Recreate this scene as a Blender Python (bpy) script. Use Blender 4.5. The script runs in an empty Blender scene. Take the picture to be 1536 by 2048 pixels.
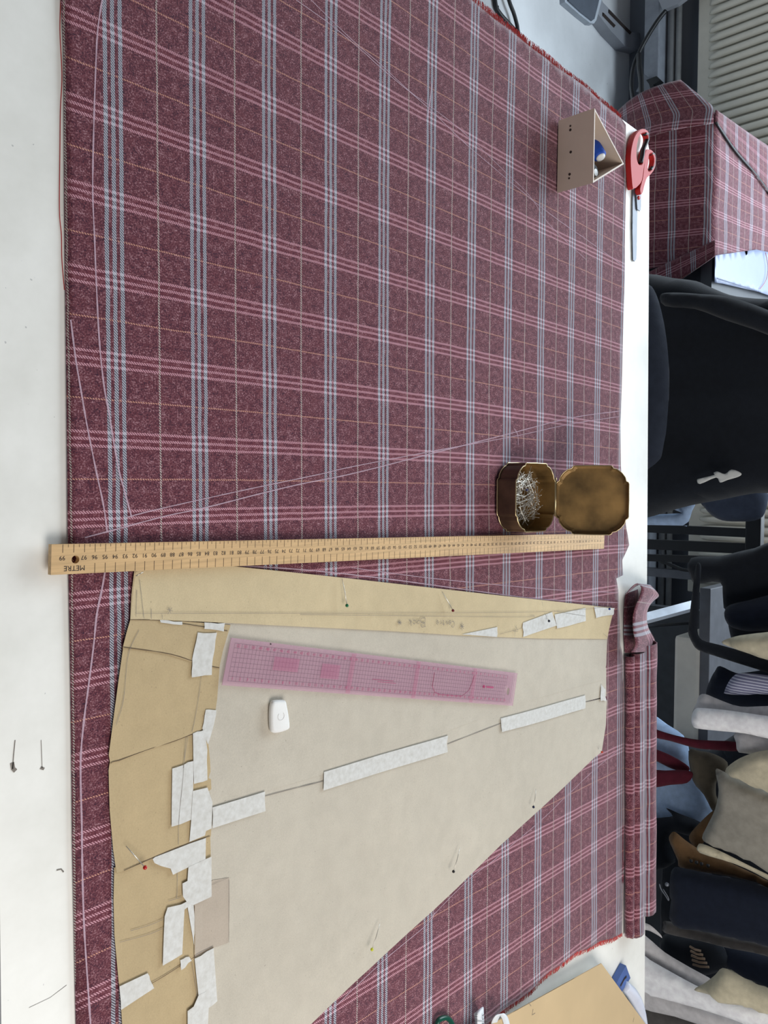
import bpy, bmesh, math, random
import numpy as np
from mathutils import Vector, Matrix, noise
from mathutils.geometry import delaunay_2d_cdt

random.seed(7)
SC = bpy.context.scene
COL = SC.collection

# ------------------------------------------------------------------ camera
F = 1600.0                                   # focal length in pixels of the 1536x2048 frame
d1 = Vector((-49, 1525, -F)).normalized()    # table depth direction in camera space
up = Vector((.04, 1, 1523 / F)).normalized()
d1 = (d1 - up * d1.dot(up)).normalized()
xx = d1.cross(up)
R = Matrix((xx, d1, up))                     # landscape camera space -> world
CAM = Vector((0, 0, 1.602))
cd = bpy.data.cameras.new('camera')
cam = bpy.data.objects.new('camera', cd)
COL.objects.link(cam)
cd.sensor_fit = 'VERTICAL'
cd.sensor_height = 36.0
cd.lens = 36.0 * F / 2048.0
cd.clip_start = .02
# picture right = up in the room, picture down = right in the room
roll = Matrix(((0, -1, 0), (1, 0, 0), (0, 0, 1)))
M = (R @ roll).to_4x4()
M.translation = CAM
cam.matrix_world = M
SC.camera = cam

# ------------------------------------------------------------------ world, light, exposure
w = bpy.data.worlds.new('world')
SC.world = w
w.use_nodes = True
w.node_tree.nodes['Background'].inputs[0].default_value = (.80, .88, 1.0, 1)
w.node_tree.nodes['Background'].inputs[1].default_value = .17
SC.view_settings.view_transform = 'Standard'
SC.view_settings.look = 'None'
SC.view_settings.gamma = 1
SC.view_settings.exposure = 0.0


def area(name, loc, target, sx, sy, power, col):
    l = bpy.data.lights.new(name, 'AREA')
    l.shape = 'RECTANGLE'; l.size = sx; l.size_y = sy; l.energy = power; l.color = col
    o = bpy.data.objects.new(name, l)
    COL.objects.link(o)
    o.location = loc
    o.rotation_euler = (Vector(target) - Vector(loc)).to_track_quat('-Z', 'Y').to_euler()
    return o


area('window_daylight', (-.9, 3.02, 1.95), (0.0, 0.7, .75), 2.6, 1.5, 84, (.78, .90, 1.0))
area('ceiling_lamp', (1.35, .35, 2.5), (.75, 1.2, .9), 1.3, 1.3, 33, (1.0, .97, .93))

# ------------------------------------------------------------------ geometry helpers
def ray(x, y):
    return R @ Vector((y - 1024, x - 768, -F))
def Pz(x, y, z):
    r = ray(x, y); return CAM + r * ((z - CAM.z) / r.z)
def Py(x, y, Y):
    r = ray(x, y); return CAM + r * ((Y - CAM.y) / r.y)
def px_of(p):
    c = R.transposed() @ (Vector(p) - CAM)
    return 768 + F * c[1] / -c[2], 1024 + F * c[0] / -c[2]

def srgb(r, g, b):
    f = lambda c: (c / 255 / 12.92) if c / 255 <= .04045 else ((c / 255 + .055) / 1.055) ** 2.4
    return (f(r), f(g), f(b), 1)

def setp(o, label=None, cat=None, group=None, kind=None):
    if label: o['label'] = label
    if cat: o['category'] = cat
    if group: o['group'] = group
    if kind: o['kind'] = kind
    return o

def empty(name, loc, label, cat, group=None):
    o = bpy.data.objects.new(name, None)
    COL.objects.link(o)
    o.location = loc
    o.empty_display_size = .02
    return setp(o, label, cat, group)

def link(name, me, mat=None, parent=None, smooth=False):
    o = bpy.data.objects.new(name, me)
    COL.objects.link(o)
    if mat: me.materials.append(mat)
    if parent:
        o.parent = parent
        o.matrix_parent_inverse = Matrix.Translation(-parent.location)
    if smooth:
        for p in me.polygons: p.use_smooth = True
    return o

def from_bm(name, bm, mat, parent=None, smooth=False):
    bmesh.ops.recalc_face_normals(bm, faces=bm.faces)
    me = bpy.data.meshes.new(name)
    bm.to_mesh(me); bm.free()
    return link(name, me, mat, parent, smooth)

def dense(poly, step):
    out = []
    n = len(poly)
    for i in range(n):
        a, b = Vector(poly[i]), Vector(poly[(i + 1) % n])
        k = max(1, int((b - a).length / step))
        for q in range(k): out.append(a.lerp(b, q / k))
    return out

def inside(p, poly):
    c = False; j = len(poly) - 1
    for i in range(len(poly)):
        a, b = poly[i], poly[j]
        if (a[1] > p[1]) != (b[1] > p[1]) and p[0] < (b[0] - a[0]) * (p[1] - a[1]) / (b[1] - a[1]) + a[0]: c = not c
        j = i
    return c

def bdist(p, poly):
    m = 1e9; j = len(poly) - 1
    for i in range(len(poly)):
        ax, ay = poly[j][0], poly[j][1]; bx, by = poly[i][0], poly[i][1]
        dx, dy = bx - ax, by - ay
        L = dx * dx + dy * dy
        t = 0 if L == 0 else max(0, min(1, ((p[0] - ax) * dx + (p[1] - ay) * dy) / L))
        m = min(m, (p[0] - ax - t * dx) ** 2 + (p[1] - ay - t * dy) ** 2)
        j = i
    return math.sqrt(m)

def cdt(poly, step, holes=()):
    """triangulate a flat outline with inner points; returns (points, triangles)"""
    pts = dense(poly, step)
    n0 = len(pts)
    edges = [(i, (i + 1) % n0) for i in range(n0)]
    faces = [list(range(n0))]
    for h in holes:
        s = len(pts); hp = dense(h, step); pts += hp
        edges += [(s + i, s + (i + 1) % len(hp)) for i in range(len(hp))]
    xs = [p[0] for p in pts]; ys = [p[1] for p in pts]
    y = min(ys) + step * .5; row = 0
    nb = len(pts)
    while y < max(ys):
        x = min(xs) + (step * .5 if row % 2 else 0)
        while x < max(xs):
            q = (x, y)
            if inside(q, poly) and bdist(q, poly) > step * .4 and not any(inside(q, h) or bdist(q, h) < step * .4 for h in holes):
                pts.append(Vector(q))
            x += step
        y += step; row += 1
    r = delaunay_2d_cdt([Vector((p[0], p[1])) for p in pts], edges, [], 0, 1e-7)
    vs, fs = r[0], r[2]
    tri = []
    for f in fs:
        c = sum((vs[i] for i in f), Vector((0, 0))) / len(f)
        if inside(c, poly) and not any(inside(c, h) for h in holes): tri.append(f)
    return vs, tri

def slab_bm(poly, z0, thick, step=.02, zf=None, holes=(), bm=None):
    """closed slab over a flat outline in world XY, underside at z0 (+ zf)"""
    vs, tri = cdt(poly, step, holes)
    bm = bm or bmesh.new()
    top = []; bot = []
    for v in vs:
        h = z0 + (zf(v[0], v[1]) if zf else 0)
        top.append(bm.verts.new((v[0], v[1], h + thick)))
        bot.append(bm.verts.new((v[0], v[1], h)))
    cnt = {}
    for f in tri:
        bm.faces.new([top[i] for i in f]); bm.faces.new([bot[i] for i in reversed(f)])
        for a, b in zip(f, f[1:] + f[:1]):
            cnt[(a, b)] = 1
    for (a, b) in list(cnt):
        if (b, a) not in cnt:
            bm.faces.new((top[b], top[a], bot[a], bot[b]))
    for v in list(bm.verts):
        if not v.link_faces: bm.verts.remove(v)
    return bm

def W(pix, z):
    return [Pz(x, y, z).to_2d() for x, y in pix]

def box_bm(bm, lo, hi, bev=0):
    r = bmesh.ops.create_cube(bm, size=1)
    for v in r['verts']:
        for k in range(3): v.co[k] = lo[k] + (v.co[k] + .5) * (hi[k] - lo[k])
    if bev:
        es = list({e for v in r['verts'] for e in v.link_edges})
        bmesh.ops.bevel(bm, geom=es, offset=bev, segments=2, affect='EDGES', profile=.6)
    return bm

def hexa(bm, bot, top):
    b = [bm.verts.new(p) for p in bot]; t = [bm.verts.new(p) for p in top]
    n = len(b)
    bm.faces.new(b[::-1]); bm.faces.new(t)
    for i in range(n): bm.faces.new((b[i], b[(i + 1) % n], t[(i + 1) % n], t[i]))
    return bm

def tube_bm(pts, rad, sides=8, bm=None, closed=False, squash=None):
    bm = bm or bmesh.new()
    pts = [Vector(p) for p in pts]
    n = len(pts)
    rings = []
    prev = None
    for i, p in enumerate(pts):
        if closed: t = pts[(i + 1) % n] - pts[i - 1]
        else: t = pts[min(i + 1, n - 1)] - pts[max(i - 1, 0)]
        t.normalize()
        if prev is None:
            a = t.cross(Vector((0, 0, 1)))
            if a.length < .1: a = t.cross(Vector((1, 0, 0)))
        else: a = prev - t * prev.dot(t)
        a.normalize(); prev = a
        b = t.cross(a)
        r = rad[i] if isinstance(rad, (list, tuple)) else rad
        ring = []
        for k in range(sides):
            an = 2 * math.pi * k / sides
            ring.append(bm.verts.new(p + a * math.cos(an) * r + b * math.sin(an) * r * (squash or 1)))
        rings.append(ring)
    m = n if closed else n - 1
    for i in range(m):
        A, B = rings[i], rings[(i + 1) % n]
        for k in range(sides):
            bm.faces.new((A[k], A[(k + 1) % sides], B[(k + 1) % sides], B[k]))
    if not closed:
        bm.faces.new(rings[0][::-1]); bm.faces.new(rings[-1])
    return bm

def smooth_path(pts, k=6, closed=False):
    P = [Vector(p) for p in pts]; n = len(P); out = []
    rng = range(n) if closed else range(n - 1)
    for i in rng:
        g = (lambda q: P[q % n]) if closed else (lambda q: P[max(0, min(n - 1, q))])
        a, b, c, d = g(i - 1), g(i), g(i + 1), g(i + 2)
        for s in range(k):
            t = s / k
            out.append(.5 * ((2 * b) + (-a + c) * t + (2 * a - 5 * b + 4 * c - d) * t * t + (-a + 3 * b - 3 * c + d) * t ** 3))
    if not closed: out.append(P[-1])
    return out

def ribbon_bm(pts, wdt, z, bm=None, zf=None):
    """flat thin stroke lying on a horizontal surface; pts are world xy"""
    bm = bm or bmesh.new()
    P = [Vector((p[0], p[1])) for p in pts]
    L = []
    for i, p in enumerate(P):
        t = P[min(i + 1, len(P) - 1)] - P[max(i - 1, 0)]
        if t.length == 0: t = Vector((1, 0))
        t.normalize(); n = Vector((-t.y, t.x))
        ww = wdt * .5 * (.8 + .4 * noise.noise(Vector((p.x * 90, p.y * 90, 3))))
        row = []
        for s in (-1, 1):
            q = p + n * ww * s
            h = z + (zf(q.x, q.y) if zf else 0)
            row.append(bm.verts.new((q.x, q.y, h)))
        L.append(row)
    for A, B in zip(L, L[1:]): bm.faces.new((A[0], A[1], B[1], B[0]))
    return bm

def cyl_bm(c, r, z0, z1, n=24, bm=None, r2=None):
    bm = bm or bmesh.new()
    r2 = r if r2 is None else r2
    B = [(c[0] + r * math.cos(2 * math.pi * k / n), c[1] + r * math.sin(2 * math.pi * k / n), z0) for k in range(n)]
    T = [(c[0] + r2 * math.cos(2 * math.pi * k / n), c[1] + r2 * math.sin(2 * math.pi * k / n), z1) for k in range(n)]
    return hexa(bm, B, T)

# ------------------------------------------------------------------ material helpers
class NT:
    def __init__(s, name):
        s.m = bpy.data.materials.new(name); s.m.use_nodes = True
        s.t = s.m.node_tree; s.n = s.t.nodes
        s.b = s.n['Principled BSDF']
    def new(s, t, **k):
        o = s.n.new(t)
        for a, v in k.items(): setattr(o, a, v)
        return o
    def put(s, sock, v):
        if hasattr(v, 'is_output') or isinstance(v, bpy.types.NodeSocket): s.t.links.new(v, sock)
        else: sock.default_value = v
    def math(s, op, a, b=0.0, c=None, clamp=False):
        o = s.new('ShaderNodeMath', operation=op, use_clamp=clamp)
        s.put(o.inputs[0], a); s.put(o.inputs[1], b)
        if c is not None: s.put(o.inputs[2], c)
        return o.outputs[0]
    def mix(s, f, a, b):
        o = s.new('ShaderNodeMix', data_type='RGBA')
        s.put(o.inputs[0], f); s.put(o.inputs[6], a); s.put(o.inputs[7], b)
        return o.outputs[2]
    def noise(s, vec, scale, detail=3, rough=.5):
        o = s.new('ShaderNodeTexNoise')
        if vec is not None: s.put(o.inputs['Vector'], vec)
        o.inputs['Scale'].default_value = scale; o.inputs['Detail'].default_value = detail
        o.inputs['Roughness'].default_value = rough
        return o.outputs[0]
    def ramp(s, v, stops):
        o = s.new('ShaderNodeValToRGB'); s.put(o.inputs[0], v)
        e = o.color_ramp.elements
        e[0].position, e[0].color = stops[0]; e[1].position, e[1].color = stops[-1]
        for p, c in stops[1:-1]:
            q = e.new(p); q.color = c
        return o.outputs[0]
    def coord(s, which='Object'):
        return s.new('ShaderNodeTexCoord').outputs[which]
    def bump(s, h, strength=.3, dist=.001):
        o = s.new('ShaderNodeBump'); o.inputs['Strength'].default_value = strength
        o.inputs['Distance'].default_value = dist
        s.put(o.inputs['Height'], h); s.t.links.new(o.outputs[0], s.b.inputs['Normal'])
    def out(s, **k):
        for a, v in k.items(): s.put(s.b.inputs[a], v)
        return s.m

def world_pos(n):
    return n.new('ShaderNodeNewGeometry').outputs['Position']

def simple(name, rgb, rough=.6, metal=0.0, var=.12, scale=30, bump=0, bscale=200, bdist=.001, sheen=0, spec=.5):
    n = NT(name)
    c = srgb(*rgb)
    p = world_pos(n)
    nz = n.noise(p, scale, 4)
    dark = tuple(v * (1 - var) for v in c[:3]) + (1,)
    lite = tuple(min(1, v * (1 + var)) for v in c[:3]) + (1,)
    col = n.ramp(nz, [(.3, dark), (.7, lite)])
    if bump: n.bump(n.noise(p, bscale, 3), bump, bdist)
    n.out(**{'Base Color': col, 'Roughness': rough, 'Metallic': metal, 'Specular IOR Level': spec})
    if sheen:
        n.out(**{'Sheen Weight': sheen, 'Sheen Roughness': .5})
    return n.m

def plaid_material(name, gain=1.0):
    n = NT(name)
    uv = n.new('ShaderNodeUVMap').outputs[0]
    sp = n.new('ShaderNodeSeparateXYZ'); n.t.links.new(uv, sp.inputs[0])
    S, T = sp.outputs[0], sp.outputs[1]
    M_ = n.math
    # physical weave coordinates in cm
    cmb = n.new('ShaderNodeCombineXYZ')
    n.put(cmb.inputs[0], M_('MULTIPLY', S, 9.19)); n.put(cmb.inputs[1], M_('MULTIPLY', T, 7.68))
    P = cmb.outputs[0]
    wob = M_('MULTIPLY', M_('SUBTRACT', n.noise(P, .35, 2), .5), .02)
    S2 = M_('ADD', S, wob); T2 = M_('ADD', T, wob)
    fs = M_('SUBTRACT', M_('FRACT', M_('ADD', S2, .5)), .5)
    ft = M_('SUBTRACT', M_('FRACT', M_('ADD', T2, .5)), .5)
    afs, aft = M_('ABSOLUTE', fs), M_('ABSOLUTE', ft)
    def triple(f, af, sp_, hw):
        inb = M_('LESS_THAN', af, sp_ + hw)
        d = M_('MULTIPLY', M_('ABSOLUTE', M_('SUBTRACT', M_('FRACT', M_('ADD', M_('DIVIDE', f, sp_), .5)), .5)), sp_)
        return M_('MULTIPLY', inb, M_('LESS_THAN', d, hw)), inb
    white, wband = triple(fs, afs, .083, .0225)
    pink, pband = triple(ft, aft, .088, .0175)
    wone = M_('GREATER_THAN', afs, .4895)
    orng = M_('GREATER_THAN', aft, .4905)
    tw = M_('FRACT', M_('SUBTRACT', M_('MULTIPLY', S, 34.0), M_('MULTIPLY', T, 28.5)))
    tA = M_('LESS_THAN', tw, .50); tB = M_('LESS_THAN', tw, .55)
    fine = n.noise(P, 6.0, 3, .75)
    mid = n.noise(P, 1.3, 3, .6)
    mixv = M_('ADD', M_('MULTIPLY', fine, .72), M_('MULTIPLY', mid, .28))
    base = n.ramp(mixv, [(.38, srgb(52, 34, 52)), (.45, srgb(84, 42, 54)), (.50, srgb(108, 56, 66)), (.55, srgb(122, 74, 82)), (.61, srgb(174, 134, 142))])
    patch = n.math('MULTIPLY', M_('SUBTRACT', n.noise(P, .6, 3, .6), .42), 2.2, None, True)
    base = n.mix(M_('MULTIPLY', patch, .30), base, srgb(112, 46, 50))
    base = n.mix(M_('MULTIPLY', pband, .22), base, srgb(120, 44, 58))
    slate = n.ramp(fine, [(.4, srgb(58, 62, 74)), (.6, srgb(104, 100, 112))])
    c = n.mix(M_('MULTIPLY', white, .8), base, slate)
    c = n.mix(M_('MULTIPLY', orng, M_('MULTIPLY', tA, .85)), c, srgb(222, 164, 140))
    c = n.mix(M_('MULTIPLY', pink, M_('MULTIPLY', tB, .78)), c, srgb(222, 168, 180))
    c = n.mix(M_('MULTIPLY', wone, M_('MULTIPLY', tA, .85)), c, srgb(205, 200, 190))
    wf = M_('MULTIPLY', white, M_('MAXIMUM', tA, M_('MULTIPLY', pink, .8)))
    c = n.mix(M_('MULTIPLY', wf, .82), c, srgb(198, 202, 212))
    h = M_('ADD', M_('MULTIPLY', fine, .7), M_('MULTIPLY', tw, .3))
    n.bump(h, .5, .0006)
    n.out(**{'Base Color': c, 'Roughness': .92, 'Specular IOR Level': .25, 'Sheen Weight': .55, 'Sheen Roughness': .4,
             'Sheen Tint': (1, .90, .94, 1)})
    return n.m

def paper_material(name, rgb, var=.06):
    n = NT(name)
    p = world_pos(n)
    c = srgb(*rgb)
    f1 = n.noise(p, 7, 4, .6); f2 = n.noise(p, 650, 2, .6); f3 = n.noise(p, 45, 4, .6)
    m = n.math('ADD', n.math('MULTIPLY', f1, .35), n.math('ADD', n.math('MULTIPLY', f2, .35), n.math('MULTIPLY', f3, .3)))
    a = tuple(v * (1 - var * 2.2) for v in c[:3]) + (1,); b = tuple(min(1, v * (1 + var * 1.6)) for v in c[:3]) + (1,)
    col = n.ramp(m, [(.36, a), (.64, b)])
    fleck = n.math('LESS_THAN', n.noise(p, 420, 1, .5), .235)
    col = n.mix(n.math('MULTIPLY', fleck, .35), col, srgb(90, 75, 60))
    n.bump(n.math('ADD', n.math('MULTIPLY', f3, .8), n.math('MULTIPLY', f1, 3.0)), .35, .002)
    n.out(**{'Base Color': col, 'Roughness': .75, 'Specular IOR Level': .3})
    return n.m

MT = {}
MT['plaid'] = plaid_material('wool_plaid')
MT['red_thread'] = simple('red_thread', (182, 58, 56), .9)
MT['chalk'] = simple('chalk_mark', (208, 178, 192), .95, var=.2, scale=900)
MT['chalk'].node_tree.nodes['Principled BSDF'].inputs['Alpha'].default_value = .72
MT['pale_paper'] = paper_material('pale_paper', (197, 188, 172), .05)
MT['tan_paper'] = paper_material('tan_paper', (206, 187, 150), .05)
MT['kraft'] = paper_material('kraft_paper', (188, 166, 128), .05)
MT['grey_paper'] = paper_material('grey_paper', (184, 170, 154), .04)
MT['pencil'] = simple('pencil', (128, 120, 112), .8)
MT['seam'] = simple('seam_shadow_gap', (96, 78, 58), .9)  # dark brown for the painted shadow lines between the kraft panels
MT['tapeline'] = simple('tape_crease', (235, 235, 235), .8)
def tape_mat():
    n = NT('masking_tape')
    p = world_pos(n)
    v = n.noise(p, 160, 4, .65)
    col = n.ramp(v, [(.3, srgb(216, 213, 206)), (.7, srgb(236, 235, 231))])
    n.bump(n.noise(p, 300, 3), .12, .0004)
    n.b.inputs['Alpha'].default_value = .80
    return n.out(**{'Base Color': col, 'Roughness': .6})
MT['tape'] = tape_mat()
def wood_mat(name, rgb, axis=(30, 1.2, 30)):
    n = NT(name)
    mp = n.new('ShaderNodeMapping'); mp.inputs['Scale'].default_value = axis
    n.t.links.new(world_pos(n), mp.inputs[0])
    c = srgb(*rgb)
    v = n.noise(mp.outputs[0], 12, 5, .6)
    col = n.ramp(v, [(.3, tuple(q * .78 for q in c[:3]) + (1,)), (.7, tuple(min(1, q * 1.12) for q in c[:3]) + (1,))])
    return n.out(**{'Base Color': col, 'Roughness': .5})
MT['ruler_wood'] = wood_mat('ruler_wood', (216, 178, 128))
MT['ink'] = simple('black_ink', (45, 35, 32), .6)
MT['white_plastic'] = simple('white_plastic', (238, 238, 236), .45)
MT['black'] = simple('black_plastic', (22, 24, 28), .45)
MT['steel'] = simple('steel', (120, 124, 132), .5, .55, var=.08)
MT['steel_dark'] = simple('steel_edge', (90, 92, 98), .35, 1.0)
MT['red_plastic'] = simple('red_plastic', (186, 34, 32), .55, var=.04)
MT['brass_in'] = simple('brass_inside', (138, 108, 64), .55, .5, var=.5, scale=24)
MT['brass_out'] = simple('brass_outside', (88, 66, 52), .5, .5, var=.3, scale=40)
MT['brass_rim'] = simple('brass_rim', (200, 180, 140), .3, 1.0)
MT['pin'] = simple('pin_steel', (205, 200, 190), .3, .7)

# ================================================================== THE ROOM
TZ = .90
def struct(name, bm, mat):
    o = from_bm(name, bm, mat); o['kind'] = 'structure'; return o

def concrete(name, rgb, rough=.55):
    n = NT(name); p = world_pos(n)
    c = srgb(*rgb)
    v = n.noise(p, 2.2, 6, .6)
    col = n.ramp(v, [(.3, tuple(q * .82 for q in c[:3]) + (1,)), (.7, tuple(min(1, q * 1.12) for q in c[:3]) + (1,))])
    fl = n.math('LESS_THAN', n.noise(p, 60, 1), .22)
    col = n.mix(n.math('MULTIPLY', fl, .3), col, srgb(60, 60, 62))
    return n.out(**{'Base Color': col, 'Roughness': rough})

bm = bmesh.new(); box_bm(bm, (-3.2, -1.6, -.1), (3.4, 3.3, 0))
struct('floor', bm, concrete('concrete_floor', (226, 229, 232), .35))
wall_m = simple('wall_paint', (112, 118, 128), .8, var=.05, scale=3)
bm = bmesh.new()
box_bm(bm, (-3.2, 3.14, 0), (3.4, 3.3, 1.0))
box_bm(bm, (-3.2, 3.14, 2.7), (3.4, 3.3, 3.0))
box_bm(bm, (-3.2, 3.14, 1.0), (-2.5, 3.3, 2.7))
box_bm(bm, (2.9, 3.14, 1.0), (3.4, 3.3, 2.7))
struct('wall_far', bm, wall_m)
bm = bmesh.new(); box_bm(bm, (-3.3, -1.6, 0), (-3.2, 3.3, 3.0)); struct('wall_left', bm, simple('wall_left_paint', (120, 116, 112), .8, var=.05))
bm = bmesh.new(); box_bm(bm, (3.4, -1.6, 0), (3.5, 3.3, 3.0)); struct('wall_right', bm, wall_m)
# window above the radiator
bm = bmesh.new()
for a, b in (((-2.5, 3.16, 1.0), (2.9, 3.24, 1.06)), ((-2.5, 3.16, 2.64), (2.9, 3.24, 2.7)), ((-2.5, 3.16, 1.0), (-2.44, 3.24, 2.7)),
             ((2.84, 3.16, 1.0), (2.9, 3.24, 2.7)), ((.17, 3.16, 1.0), (.23, 3.24, 2.7))):
    box_bm(bm, a, b)
struct('window_1', bm, MT['white_plastic'])

# radiator: corrugated panel on the far wall
def radiator(x0, x1, z0, z1, name_label):
    root = empty('radiator', (x0, 3.1, z0), name_label, 'radiator')
    m = simple('radiator_enamel', (205, 202, 190), .45, var=.03)
    bm = bmesh.new()
    box_bm(bm, (x0, 3.06, z0), (x1, 3.12, z1), .006)
    from_bm('panel', bm, m, root)
    bm = bmesh.new()
    x = x0 + .05
    while x < x1 - .03:
        tube_bm([(x, 3.062, z0 + .045), (x, 3.052, z0 + .06), (x, 3.050, z0 + .09), (x, 3.050, z1 - .06), (x, 3.062, z1 - .04)], [.004, .010, .013, .013, .008], 8, bm)
        x += .0333
    o = from_bm('rib', bm, m, root, True); o['kind'] = 'stuff'
    bm = bmesh.new()
    bm.free()
    for xb in (x0 + .15, x1 - .15): from_bm('bracket', box_bm(bmesh.new(), (xb, 3.12, z0 + .05), (xb + .04, 3.138, z1 - .05)), m, root)
    return root
xl = Py(1400, 0, 3.06).x
radiator(-2.45, Py(1396, 1185, 3.06).x, Py(1396, 60, 3.06).z, .95, 'cream corrugated radiator on the far wall under the window')
# heating pipes and boxing that run along the wall below the radiator
for (pxl, r, nm, lab, rgb) in ((1357, .011, 'heating_pipe', 'thin grey pipe running along the wall just under the radiator', (150, 152, 152)),
                          (1342, .015, 'heating_pipe', 'thicker grey pipe running along the wall, the lower of the two', (138, 140, 142))):
    z = Py(pxl, 120, 3.07).z
    o = from_bm(nm, tube_bm([(-2.6, 3.07, z), (1.0, 3.07, z)], r, 10), simple(nm + str(pxl), rgb, .5), None, True)
    setp(o, lab, 'pipe', 'pipes under the radiator')
z0, z1 = Py(1293, 80, 3.02).z, Py(1322, 80, 3.02).z
bm = bmesh.new(); box_bm(bm, (-2.6, 3.0, z0), (1.1, 3.14, z1), .004)
o = from_bm('pipe_boxing', bm, simple('boxing', (140, 146, 156), .5)); setp(o, 'grey boxed ledge along the foot of the far wall', 'ledge')

# ------------------------------------------------------------------ cutting table
far = lambda X: 1.462 + (X + .66) * .0262
tp = [(-.668, .262), (1.75, .262), (1.75, far(1.75)), (-.655, far(-.655)), ]
def top_mat():
    n = NT('table_laminate'); p = world_pos(n)
    v = n.noise(p, 9, 5, .65)
    col = n.ramp(v, [(.3, srgb(234, 232, 224)), (.6, srgb(246, 244, 237))])
    sp = n.math('LESS_THAN', n.noise(p, 130, 2, .6), .27)
    reg = n.math('GREATER_THAN', n.noise(p, 4, 2), .52)
    col = n.mix(n.math('MULTIPLY', n.math('MULTIPLY', sp, reg), .4), col, srgb(110, 110, 118))
    n.bump(n.noise(p, 60, 4), .08, .001)
    return n.out(**{'Base Color': col, 'Roughness': n.math('MULTIPLY_ADD', v, .3, .22)})
tabl = empty('cutting_table', (.5, .85, 0), 'large white cutting table under the spread plaid cloth', 'table')
c0 = [Vector(p) for p in tp]
bm = bmesh.new(); rr = .022
outl = []
for i, p in enumerate(c0):
    a = (c0[i - 1] - p).normalized(); b = (c0[(i + 1) % 4] - p).normalized()
    for k in range(6):
        t = k / 5
        outl.append((p + a * rr) * (1 - t) ** 2 + 2 * p * t * (1 - t) + (p + b * rr) * t * t)
hexa(bm, [(q.x, q.y, TZ - .032) for q in outl], [(q.x, q.y, TZ) for q in outl])
bmesh.ops.bevel(bm, geom=[e for e in bm.edges if all(abs(v.co.z - TZ) < 1e-5 for v in e.verts)], offset=.003, segments=2, affect='EDGES')
from_bm('table_top', bm, top_mat(), tabl)
lm = simple('table_leg_paint', (190, 192, 195), .4)
for x in (-.58, 1.65):
    for y in (.34, 1.40):
        bm = bmesh.new(); box_bm(bm, (x - .025, y - .025, 0), (x + .025, y + .025, TZ - .0322)); from_bm('leg', bm, lm, tabl)
bm = bmesh.new()
box_bm(bm, (-.555, .33, .78), (1.625, .355, .8675)); box_bm(bm, (-.555, 1.385, .78), (1.625, 1.41, .8675))
from_bm('apron', bm, lm, tabl)
# small pencil scuffs on the bare table edge
def scuff(pts, wd=.0007):
    return ribbon_bm([Pz(x, y, TZ + .0003) for x, y in pts], wd, TZ + .0003)
bm = bmesh.new()
for pts, wd in (([(30, 1480), (27, 1510), (25, 1538)], .001), ([(24, 1525), (26, 1537), (31, 1542)], .004), ([(82, 1480), (83, 1505), (84, 1536)], .0007),
            ([(81, 1535), (88, 1538)], .003), ([(113, 1740), (122, 1738), (127, 1744)], .002), ([(58, 2015), (100, 1995), (133, 1970)], .0005)):
    from_bm('scuff_mark', ribbon_bm([Pz(x, y, TZ) for x, y in pts], wd, TZ + .0003), MT['pencil'], tabl)

# ================================================================== WOOL CLOTH
# weave coordinates (s: grey bands, t: pink bands) measured over the cloth, fitted smoothly
raw = []
for org, sc, L in (((100, 0), 2.56, [(0,0,320,180),(1,0,752,375),(2,0,1118,530),(3,0,1435,650),(2,-1,1118,160),(3,-1,1435,300),(0,1,320,605),(1,1,752,760),(2,1,1120,890),(3,1,1435,995),(0,2,335,1020),(1,2,755,1150),(2,2,1120,1240),(3,2,1435,1325),(0,3,335,1440),(1,3,760,1505)]),
                   ((100, 600), 2.56, [(2,3,1125,60),(3,3,1437,130),(0,4,340,305),(1,4,762,370),(2,4,1125,410),(3,4,1437,450),(0,5,340,715),(1,5,765,740),(2,5,1130,755),(3,5,1437,770),(0,6,345,1120),(1,6,767,1107),(2,6,1130,1100),(3,6,1437,1090),(0,7,340,1510)]),
                   ((700, 0), 2.56, [(4,-2,172,160),(4,-1,172,490),(5,-1,413,605),(6,-1,625,720),(7,-1,818,855),(8,-1,990,950),(4,0,172,795),(5,0,413,900),(6,0,625,990),(7,0,815,1070),(8,0,985,1155),(9,0,1135,1220)]),
                   ((700, 600), 2.56, [(4,3,165,183),(5,3,403,230),(6,3,615,290),(7,3,805,330),(8,3,970,375),(9,3,1125,395),(10,3,1262,430),(4,4,165,500),(5,4,403,515),(6,4,613,550),(7,4,803,575),(8,4,968,600),(9,4,1120,625),(10,4,1260,645),(4,5,168,785),(5,5,403,805),(6,5,610,818),(4,6,165,1078),(5,6,403,1073),(6,6,610,1078),(7,7,800,1310),(10,7,1260,1283)]),
                   ((800, 1500), 3.072, [(5,14,165,1240),(6,14,418,1060),(7,14,640,930),(8,14,845,800),(9,14,1025,695),(10,14,1192,590),(6,15,418,1390),(7,15,638,1240),(8,15,840,1110),(9,15,1022,985),(10,15,1188,880),(8,13,845,500),(9,13,1028,410),(10,13,1195,330)])):
    raw += [(i, j, org[0] + x / sc, org[1] + y / sc) for i, j, x, y in L]
CZ = TZ + .0020
def basis(x, y):
    y = y - .9
    o = np.ones_like(x)
    return np.stack([o, x, y, x * x, x * y, y * y, x ** 3, x * x * y, x * y * y, y ** 3], 1)
sx = [(Pz(x, y, CZ), i) for i, j, x, y in raw] + [(Pz(231, 1985, CZ), -.083), (Pz(215, 1300, CZ), -.083)]
tx = [(Pz(x, y, CZ), j) for i, j, x, y in raw] + [(Pz(190, y, CZ), j) for y, j in ((1515, 9), (1674, 10), (1830, 11), (1982, 12))]
cS = np.linalg.lstsq(basis(np.array([p[0].x for p in sx]), np.array([p[0].y for p in sx])), np.array([p[1] for p in sx]), rcond=None)[0]
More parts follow.
